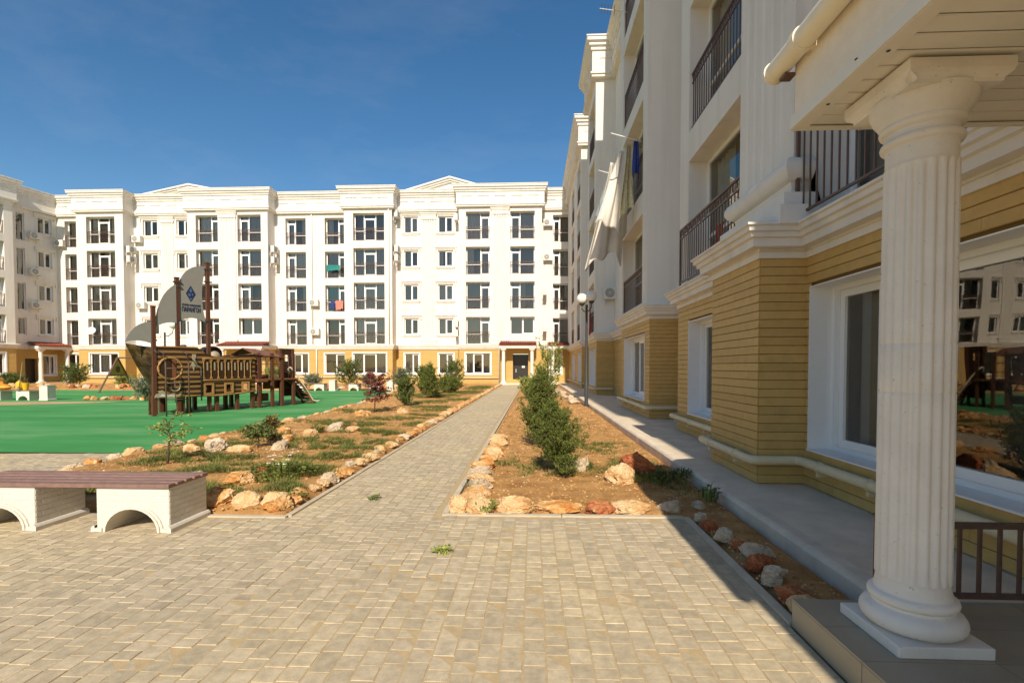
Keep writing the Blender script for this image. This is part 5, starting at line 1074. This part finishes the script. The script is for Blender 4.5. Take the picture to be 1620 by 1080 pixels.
for i, (x, y, s, m, lb) in enumerate([(1.76, 5.15, .17, 'rockpale', 'small pale rock farthest in the shaded kerbside row'), (1.66, 4.75, .16, 'rockpale', 'small grey rock second in the shaded kerbside row'), (1.66, 4.5, .18, 'rockred', 'small reddish rock in the shaded kerbside row'), (1.68, 4.22, .22, 'rockpale', 'pale rock halfway along the shaded kerbside row'), (1.71, 4.0, .18, 'rockred', 'flat rusty rock halfway along the shaded kerbside row'),
         (1.78, 3.83, .26, 'rockpale', 'grey pitted rock nearest the kerb in the shaded row'), (1.68, 3.62, .25, 'rockred', 'rusty rock beside the grey pitted one in the shade'), (1.69, 3.4, .25, 'rockpale', 'cream speckled rock second from the porch step'), (1.68, 3.16, .25, 'rockred', 'dark red rock next to last before the porch step'), (1.68, 2.98, .26, 'rockcream', 'yellowish rock touching the porch step')]):
    rock(x - .03, y, s * .9, s * 1.05, s * .68, m, lb, 'rocks along the shaded kerb')
# left bed
gL = 'rocks edging the left side of the path'; y = 4.92; k = 0
while y < 40.5:
    s = RN.uniform(.18, .30) * (1 if y < 20 else 1.1); m = RN.choice(['rockcream'] * 4 + ['rockorange'] * 3 + ['rockpale'])
    if k < 16: lb, g_ = f'{ORD[k]} rock from the paved square in the row left of the path', gL
    else:
        z_ = 'the middle stretch' if y < 22 else 'the far stretch'
        lb, g_ = f'{KC[m]} rock in {z_} of the row left of the path', f'{KC[m]} rocks in {z_} of the row left of the path'
    rock(-2.60 - RN.uniform(0, .08), y, s * RN.uniform(.85, 1.15), s * 1.2, s * RN.uniform(.55, .8), m, lb, g_, None, .02, 0, y < 12)
    y += s * RN.uniform(.85, 1.08); k += 1
gP = 'rocks edging the green playground'
Pl = BED_L[3:]
d_acc = 0
for (ax, ay), (bx, by) in zip(Pl, Pl[1:]):
    n_ = max(1, int(math.hypot(bx - ax, by - ay) / .36))
    for k in range(n_):
        t_ = (k + RN.random() * .3) / n_; s = RN.uniform(.18, .32); m = RN.choice(['rockcream', 'rockcream', 'rockpale', 'rockorange', 'rockorange']); yy = ay + (by - ay) * t_
        z_ = 'behind the near bench' if yy < 8.2 else ('left of the weedy bed' if yy < 13.6 else 'farther on towards the far bins')
        rock(ax + (bx - ax) * t_ + RN.uniform(.0, .12), yy, s * 1.2, s, s * RN.uniform(.5, .75), m, f'low {KC[m]} rock edging the green surface {z_}', f'{KC[m]} rocks edging the green surface {z_}', None, .02, 0, ay < 9)
for a_ in [(-3.36, 5.0, .42, .34, .32, 'rockorange', 'orange block of rock beside the end of the near bench'), (-2.98, 4.98, .42, .3, .24, 'rockcream', 'smooth cream rock at the front of the left bed right of the bench'), (-2.72, 5.0, .3, .3, .25, 'rockcream', 'cream rock at the front corner of the left bed'), (-3.62, 5.85, .55, .42, .34, 'rockorange', 'large orange rock behind the bench end in the left bed'),
           (-5.45, 8.1, .5, .45, .36, 'rockpale', 'grey pitted rock on the far left of the left bed'), (-5.75, 7.9, .32, .3, .24, 'rockcream', 'yellow cream rock beside the grey pitted one'), (-4.9, 7.95, .5, .36, .22, 'rockcream', 'flat cream rock by the young tree in the left bed'), (-4.42, 8.3, .38, .36, .3, 'rockpale', 'rounded grey rock in the middle of the left bed'), (-4.75, 9.2, .35, .3, .3, 'rockorange', 'orange rock behind the rounded grey one'),
           (-4.6, 9.9, .36, .32, .3, 'rockcream', 'cream rock right of a small grass clump in the left bed'), (-4.5, 10.9, .6, .45, .34, 'rockpale', 'broad pale rock in the middle distance of the left bed'), (-4.0, 10.6, .42, .36, .26, 'rockcream', 'cream rock leaning on the broad pale one'), (-4.95, 13.9, .7, .5, .36, 'rockorange', 'yellow orange rock left of the red maple'), (-4.05, 14.9, .6, .45, .3, 'rockcream', 'pale rock right of the red maple'),
           (-3.6, 6.3, .26, .22, .18, 'rockred', 'small rusty rock above the large orange one'), (-4.4, 6.1, .3, .25, .2, 'rockpale', 'small pale rock left of the weed clump'), (-3.1, 9.2, .22, .2, .12, 'rockcream', 'small flat cream rock near the path'), (-5.3, 10.1, .4, .36, .34, 'rockorange', 'orange rock near the rust leaved shrub')]: rock(*a_, z=.05)
for k in range(9): rock(-20.1 + .36 * k, 21.2 + RN.uniform(-.1, .1), RN.uniform(.35, .5), .4, RN.uniform(.28, .4), RN.choice(['rockorange', 'rockcream', 'rockred']), ORD[k] + ' rock from the left in the stone heap left of the ship', 'stone heap on the green', None, 0, 0, False)
for k in range(56):
    x_ = RN.uniform(-36, -9); m = RN.choice(['rockcream', 'rockorange', 'rockcream', 'rockpale', 'rockred']); z_ = 'left of the ship' if x_ < -22 else ('behind the ship' if x_ < -15 else 'behind the far benches'); rock(x_, 30.9 + RN.uniform(-.2, 1.8) + (.2 if x_ > -24 else .5), RN.uniform(.4, .9), RN.uniform(.4, .7), RN.uniform(.3, .6), m, f'{KC[m]} rock in the far planted strip {z_}', f'{KC[m]} rocks in the far planted strip {z_}', None, .05, 0, False)
for k in range(10): rock(1.75 - .04 * k + RN.uniform(-.15, .15), 19.5 + 1.1 * k, RN.uniform(.4, .8), RN.uniform(.4, .7), RN.uniform(.2, .35), 'rockpale', ORD[k] + ' broken pale stone beyond the lamp along the kerb', 'broken stone along the far kerb', None, .05, 0, False)
# ------------------------------------------------------------------ plants
def leaf_quad(b, p, d, L_, w_, r):
    d = d.normalized(); s = d.cross(Vector((r.gauss(0, 1), r.gauss(0, 1), r.gauss(0, 1)))).normalized() * w_
    b.add([p, p + d * L_ * .5 + s, p + d * L_, p + d * L_ * .5 - s], [(0, 1, 2, 3)])
def sprig(b, p, d, L_, w_, r, n=6, ang=.9):
    d = d.normalized()
    for k in range(n):
        t_ = k / n; q = p + d * L_ * t_; dd = d + Vector((r.gauss(0, ang), r.gauss(0, ang), r.gauss(0, ang))) * .6; leaf_quad(b, q, dd, L_ * .55, w_, r)
def stem_tube(b, pts, r0, r1): b.tube(pts, [r0 + (r1 - r0) * k / (len(pts) - 1) for k in range(len(pts))], 6)
def bush(name, label, cat, x, y, H, W, m, seed, dens=1., shape='cone', z0=.0, leaf=(.05, .008), base=.12, group=None, up=.6, lean=(0, 0)):
    t = thing(name, label, cat, (x, y, z0), 0, group); r = random.Random(seed); b = MB(); tr = MB(); nb_ = int(110 * dens)
    stem_tube(tr, [Vector((0, 0, -.08)), Vector((.01, 0, H * .3)), Vector((lean[0] * .6, lean[1] * .6, H * .8))], .02 + .012 * H, .006)
    for k in range(nb_):
        u = (k + r.random()) / nb_; h = base + (1 - base) * u; a = r.uniform(0, 6.28)
        if shape == 'cone': R_ = W / 2 * (1.02 - u) ** .75 * (.55 + .45 * min(1, u * 5))
        elif shape == 'egg': R_ = W / 2 * math.sqrt(max(.02, sin(pi * min(1, (u * .86 + .12)))))
        else: R_ = W / 2 * (.5 + .5 * sin(pi * u))
        R_ *= r.choice((.5, .7, .85, 1., 1.1, 1.3)); hz = h * H * .92; c = Vector((lean[0] * u, lean[1] * u, 0)) + Vector((0, 0, hz * .75)); tip = c + Vector((cos(a) * R_, sin(a) * R_, hz * .25 + R_ * up * r.uniform(.4, 1.1)))
        if k % 3 == 0: stem_tube(tr, [c, c.lerp(tip, .6) + Vector((0, 0, -.02)), tip], .007, .002)
        n_ = max(4, int((tip - c).length / (leaf[0] * .62))); d = (tip - c)
        for q in range(n_):
            f = .18 + .82 * (q + r.random()) / n_; p = c + d * f + Vector((r.gauss(0, .03), r.gauss(0, .03), r.gauss(0, .025))) * (W + .3)
            for s in range(3): sprig(b, p, d.normalized() * .7 + Vector((r.gauss(0, .6), r.gauss(0, .6), r.uniform(.0, .9))), leaf[0] * r.uniform(.7, 1.3), leaf[1], r, 4)
    tr.build('trunk', 'bark', t, smooth=True); b.build('crown', m, t); return t
GJ = 'junipers in the right bed'
bush('juniper_bush', 'near dark green juniper with a bare foot in the right bed', 'bush', .36, 6.75, 1.05, .82, 'leafdark', 1, 2.2, 'cone', .02, (.048, .0052), .17, None, .7, (-.1, .0))
bush('juniper_bush', 'low juniper sprout at the foot of the near juniper', 'bush', .45, 6.5, .3, .3, 'leafdark', 4, .3, 'egg', .02, (.04, .007), .1)
bush('juniper_bush', 'tall upright juniper behind the near one in the right bed', 'bush', .12, 9.0, 1.55, .78, 'leafdark', 2, 1.8, 'cone', .02, (.062, .007), .06, None, .95)
bush('juniper_bush', 'third juniper farther along the right bed', 'bush', .3, 12.8, 1.5, .8, 'leafmid', 3, .8, 'cone', .02, (.075, .012), .06, None, .95)
bush('young_tree', 'thin sparse sapling with few leaves rising above the junipers', 'tree',   .5, 16.5, 2.3, 1.0, 'leafpale', 21, .2, 'egg', .02, (.1, .013), .3, None, 1.1)
bush('shrub', 'pale yellow green shrub at the far end of the right bed', 'shrub', -.1, 22.5, .95, 1.1, 'leafpale', 5, .7, 'egg', .02, (.11, .022), .05)
bush('shrub', 'upright green shrub right of the red maple', 'shrub', -4.66, 17.5, 1.15, .75, 'leafmid', 6, .8, 'egg', .05, (.08, .013), .04, None, .9)
bush('fir_tree', 'small dark spiky conifer in the left bed', 'tree', -4.62, 21.9, 1.7, 1.5, 'leafdark', 7, .8, 'cone', .05, (.10, .016), .08, None, .05)
bush('shrub', 'low spreading dark shrub right of the spiky conifer', 'shrub', -4.55, 26.5, .9, 1.5, 'leafdark', 8, .8, 'egg', .05, (.11, .02), .05, None, .3)
bush('juniper_bush', 'tall green juniper behind the low spreading shrub', 'bush', -5.7, 25.0, 1.5, .85, 'leafdark', 9, .7, 'egg', .05, (.1, .017), .05, None, .9)
for i, (x_, y_, h_, w_, m, lb) in enumerate([(-13.6, 35.4, 2.2, 2.1, 'leafmid', 'round feathery shrub under the three part window in the far strip'), (-19.3, 35.6, 1.5, 1.7, 'leafpale', 'yellow green shrub right of the ship tower'), (-5.7, 35.2, 2.2, 1.7, 'leafmid', 'feathery upright shrub left of the far entrance'), (-33.4, 34.2, 1.7, 2.3, 'leafmid', 'dark broad shrub in front of the left corner windows'), (-15.2, 33.0, .9, 1.2, 'leafgrey', 'grey green low shrub between the far benches'), (-11.3, 33.2, 1.0, 1.1, 'leafgrey', 'grey green shrub behind the second far bin'), (-29.3, 33.6, .8, 1.2, 'leafpale', 'small yellow green shrub right of the broad dark one'), (-26.5, 33.5, .8, 1.4, 'leafmid', 'low green shrub behind the swing panel'), (-9.2, 33.5, 1.5, 1.3, 'leafgrey', 'pale grey green shrub behind the right end of the benches'), (-37.5, 33.4, 1.0, 1.4, 'leafmid', 'green shrub at the left end of the far strip'), (-7.0, 31.8, .7, .9, 'leafmid', 'small green shrub between the path and the far bins')]):
    bush('shrub', lb, 'shrub', x_, y_, h_ * .9, w_ * .85, m, 30 + i, .6, 'egg', .05, (.15, .022), .05, 'shrubs in the far planted strip')
t = bush('yucca', 'spiky yucca beside the stone heap left of the ship', 'plant', -17.0, 20.6, .75, .9, 'leafgrey', 50, .25, 'egg', 0, (.3, .018), .02, None, 1.)
def sapling(name, label, x, y, H, W, m, seed, nbr, leafn, lsz, z0=.05, trunk=.4, droop=0.):
    t = thing(name, label, 'tree', (x, y, z0)); r = random.Random(seed); tr = MB(); b = MB(); top = Vector((r.uniform(-.05, .05), 0, H))
    stem_tube(tr, [Vector((0, 0, -.08)), Vector((.02, .01, H * .4)), top], .022, .005)
    for k in range(nbr):
        u = trunk + (1 - trunk) * (k + r.random()) / nbr; a = r.uniform(0, 6.28); p = Vector((.02, 0, H * u)); L_ = W / 2 * (1.1 - u * .6) * r.uniform(.6, 1.15); d = Vector((cos(a), sin(a), r.uniform(.15, .7) - droop)); q = p + d * L_; mid = p.lerp(q, .5) + Vector((0, 0, .04))
        stem_tube(tr, [p, mid, q], .007, .002)
        for s in range(leafn):
            f = r.uniform(.25, 1.05); c = p.lerp(q, f) + Vector((r.gauss(0, .05), r.gauss(0, .05), r.gauss(0, .03)))
            for e in range(5): leaf_quad(b, c, Vector((r.gauss(0, 1), r.gauss(0, 1), r.gauss(-.2, .5))), lsz * r.uniform(.6, 1.2), lsz * .2, r)
    tr.build('trunk', 'bark', t, smooth=True); b.build('crown', m, t); return t
sapling('maple_tree', 'small red leaved maple in the left bed', -5.0, 15.15, 1.15, 1.3, 'leafred', 61, 24, 22, .075, .05, .28)
sapling('young_tree', 'sparse light green sapling at the left end of the left bed', -5.45, 7.0, .62, .75, 'leafpale', 62, 12, 9, .05, .05, .35)
sapling('shrub', 'rust and olive leaved little shrub in the left bed', -5.0, 9.0, .42, .5, 'leafolive', 63, 16, 16, .07, .05, .2)
sapling('young_tree', 'short bushy seedling with a bare stem by the flat cream rock', -4.85, 8.35, .38, .55, 'leafmid', 64, 14, 20, .06, .05, .45)
def tuft(x, y, R_, H, n, m, seed, label, z0=.04, name='weed_clump', flowers=0, cat='weeds', spread=.6):
    t = thing(name, label, cat, (x, y, z0)); r = random.Random(seed); b = MB()
    for k in range(n):
        a = r.uniform(0, 6.28); q = R_ * math.sqrt(r.random()); p = Vector((q * cos(a), q * sin(a), 0)); d = Vector((cos(a) * spread * r.random(), sin(a) * spread * r.random(), 1)).normalized() * H * r.uniform(.4, 1.1) * (1 - .5 * q / R_)
        s = Vector((-sin(a), cos(a), 0)) * r.uniform(.003, .007); m_ = p + d * .55 + Vector((0, 0, .02)); b.add([p - s, p + s, m_ + s * .8, m_ - s * .8, p + d + Vector((cos(a), sin(a), -.3)) * H * .15], [(0, 1, 2, 3), (3, 2, 4)])
        if r.random() < .5: leaf_quad(b, m_, Vector((r.gauss(0, 1), r.gauss(0, 1), .3)), .05, .012, r)
    b.build('leaves', m, t)
    if flowers:
        f = MB()
        for k in range(flowers):
            a = r.uniform(0, 6.28); q = R_ * r.random(); c = Vector((q * cos(a), q * sin(a), H * r.uniform(.7, 1.05)))
            for e in range(6): leaf_quad(f, c, Vector((cos(e * 1.05), sin(e * 1.05), .1)), .03, .008, r)
        f.build('flowers', 'acbody', t)
    return t
tuft(-3.35, 6.3, .5, .3, 900, 'grass', 71, 'green weed clump with small white flowers in the left bed', flowers=14)
tuft(-4.7, 10.4, .14, .3, 160, 'grass', 72, 'narrow upright grass clump left of the cream rock')
tuft(-.5, 4.96, .12, .13, 120, 'leafpale', 73, 'bright green tuft in front of the corner rocks', spread=1.2)
tuft(-.74, 5.78, .09, .12, 50, 'leafgrey', 74, 'grey green tuft by the path edging', spread=1.)
tuft(1.55, 6.4, .3, .16, 260, 'grass', 75, 'grass tuft in shade right of the leaning rocks')
tuft(1.93, 5.4, .12, .28, 60, 'grass', 76, 'tall thin grass against the kerb', spread=.25)
tuft(1.95, 6.5, .14, .2, 110, 'grass', 77, 'grass sprouting along the kerb near the leaning rocks', spread=.3)
tuft(-.72, 3.87, .075, .035, 60, 'leafpale', 78, 'small flat green weed growing between the pavers', .0, spread=2.5)
tuft(-1.8, 5.4, .07, .03, 40, 'leafmid', 79, 'tiny weed in a joint of the path', .0, spread=2.5)
tuft(-2.68, 5.25, .14, .13, 120, 'grass', 80, 'green tuft between rocks at the front of the left bed', spread=1.)
tuft(.75, 7.05, .12, .1, 120, 'leafmid', 81, 'green sprout against the upright cream rock', spread=1.2)
tuft(-3.5, 4.5, .1, .03, 40, 'leafmid', 82, 'flat weed under the arch of the near bench', .0, spread=2.)
# ground cover: grass patches, clods and pebbles
gb = MB(); db = MB(); r = random.Random(5)
PATCH = [(-3.3, 7.6, .7, .35), (-3.9, 8.6, .6, .35), (-3.2, 9.0, .7, .4), (-4.2, 9.3, .6, .3), (-3.6, 10.6, .8, .3), (-3.9, 13.2, 1.0, .5), (-3.2, 14.2, .6, .4), (-3.0, 12, .4, .4), (-3.6, 17, .9, .6), (-3.3, 21, .7, .9), (-3.6, 27, .8, 2), (-3.6, 33, .9, 3), (-5.6, 7.3, .6, .5), (-4.4, 6.6, .5, .4), (-4.0, 5.5, .5, .4), (-3.0, 6.6, .35, .3), (-2.9, 5.6, .3, .2), (-5.8, 8.8, .6, .4), (-5.4, 9.7, .5, .3), (-4.8, 7.4, .6, .3), (-3.0, 8.3, .4, .3), (-4.4, 11.8, .9, .5), (-5.4, 12.5, .8, .5), (-5.6, 15.5, .8, .7), (-4.3, 19.5, 1, .8), (-3.2, 10.2, .4, .3), (-3.3, 15.8, .6, .5), (-5.9, 7.9, .5, .3), (-3.5, 5.3, .4, .25), (-4.9, 6.2, .6, .3), (-5.2, 5.4, .5, .3), (-6.0, 10.6, .5, .6), (-5.0, 24, 1.4, 2), (1.5, 7.3, .4, .7), (1.75, 6.2, .2, .6), (.5, 6.9, .9, .5), (1.2, 9, .6, .8), (-.2, 7.5, .4, .5), (.6, 12, 1, 1.6)]
for px_, py_, rx, ry in PATCH:
    n_ = int(900 * rx * ry * (6.0 if py_ < 12 else 3.0)) + 150
    dry = px_ > -1
    for k in range(n_ if not dry else n_ // 3):
        a = r.uniform(0, 6.28); q = math.sqrt(r.random()) * r.uniform(.6, 1.25); x_, y_ = px_ + rx * q * cos(a), py_ + ry * q * sin(a)
        if not (-8 < x_ < -2.5 or -.8 < x_ < 2.0): continue
        if noise.noise(Vector((x_ * 3.5, y_ * 3.5, 1))) < -.1: continue
        zz = (.03 + hgt(x_, y_, .07)) if x_ < -2 else hgt(x_, y_, .03)
        bb = db if r.random() < .2 else gb; h_ = r.uniform(.04, .11); a2 = r.uniform(0, 6.28)
        for e in range(3):
            a3 = a2 + e * 2.1; s = Vector((-sin(a3), cos(a3), 0)) * .004; p = Vector((x_, y_, zz - .005)); tp = p + Vector((cos(a3) * h_ * .9, sin(a3) * h_ * .9, h_ * r.uniform(.5, 1))); bb.add([p - s, p + s, tp], [(0, 1, 2)])
gb.build('grass_patches', 'grass', kind='stuff'); db.build('dry_grass', 'drygrass', kind='stuff')
cb = MB(); pbm = MB()
OC = [(1, 0, 0), (-1, 0, 0), (0, 1, 0), (0, -1, 0), (0, 0, 1), (0, 0, -1)]; OF = [(0, 2, 4), (2, 1, 4), (1, 3, 4), (3, 0, 4), (2, 0, 5), (1, 2, 5), (3, 1, 5), (0, 3, 5)]
for k in range(15000):
    if k % 2: x_ = r.uniform(-.8, 2.0); y_ = 2.9 + 16 * r.random() ** 1.8
    else: x_ = r.uniform(-6.6, -2.5); y_ = 4.8 + 16 * r.random() ** 1.5
    if x_ < 1.56 and x_ > -.85 and y_ < 4.95: continue
    if x_ < -2.4 and not inpoly(x_, y_, BEDP): continue
    zz = (.03 + hgt(x_, y_, .07)) if x_ < -2 else hgt(x_, y_, .03); s = r.uniform(.004, .013) * (1 + y_ / 14)
    bb = pbm if r.random() < .07 else cb
    bb.add([(x_ + s * v[0] * r.uniform(.6, 1.3), y_ + s * v[1] * r.uniform(.6, 1.3), zz + s * v[2] * r.uniform(.5, .9)) for v in OC], OF)
cb.build('soil_clods', 'soilclod', kind='stuff'); pbm.build('pebbles', 'paleclod', kind='stuff')
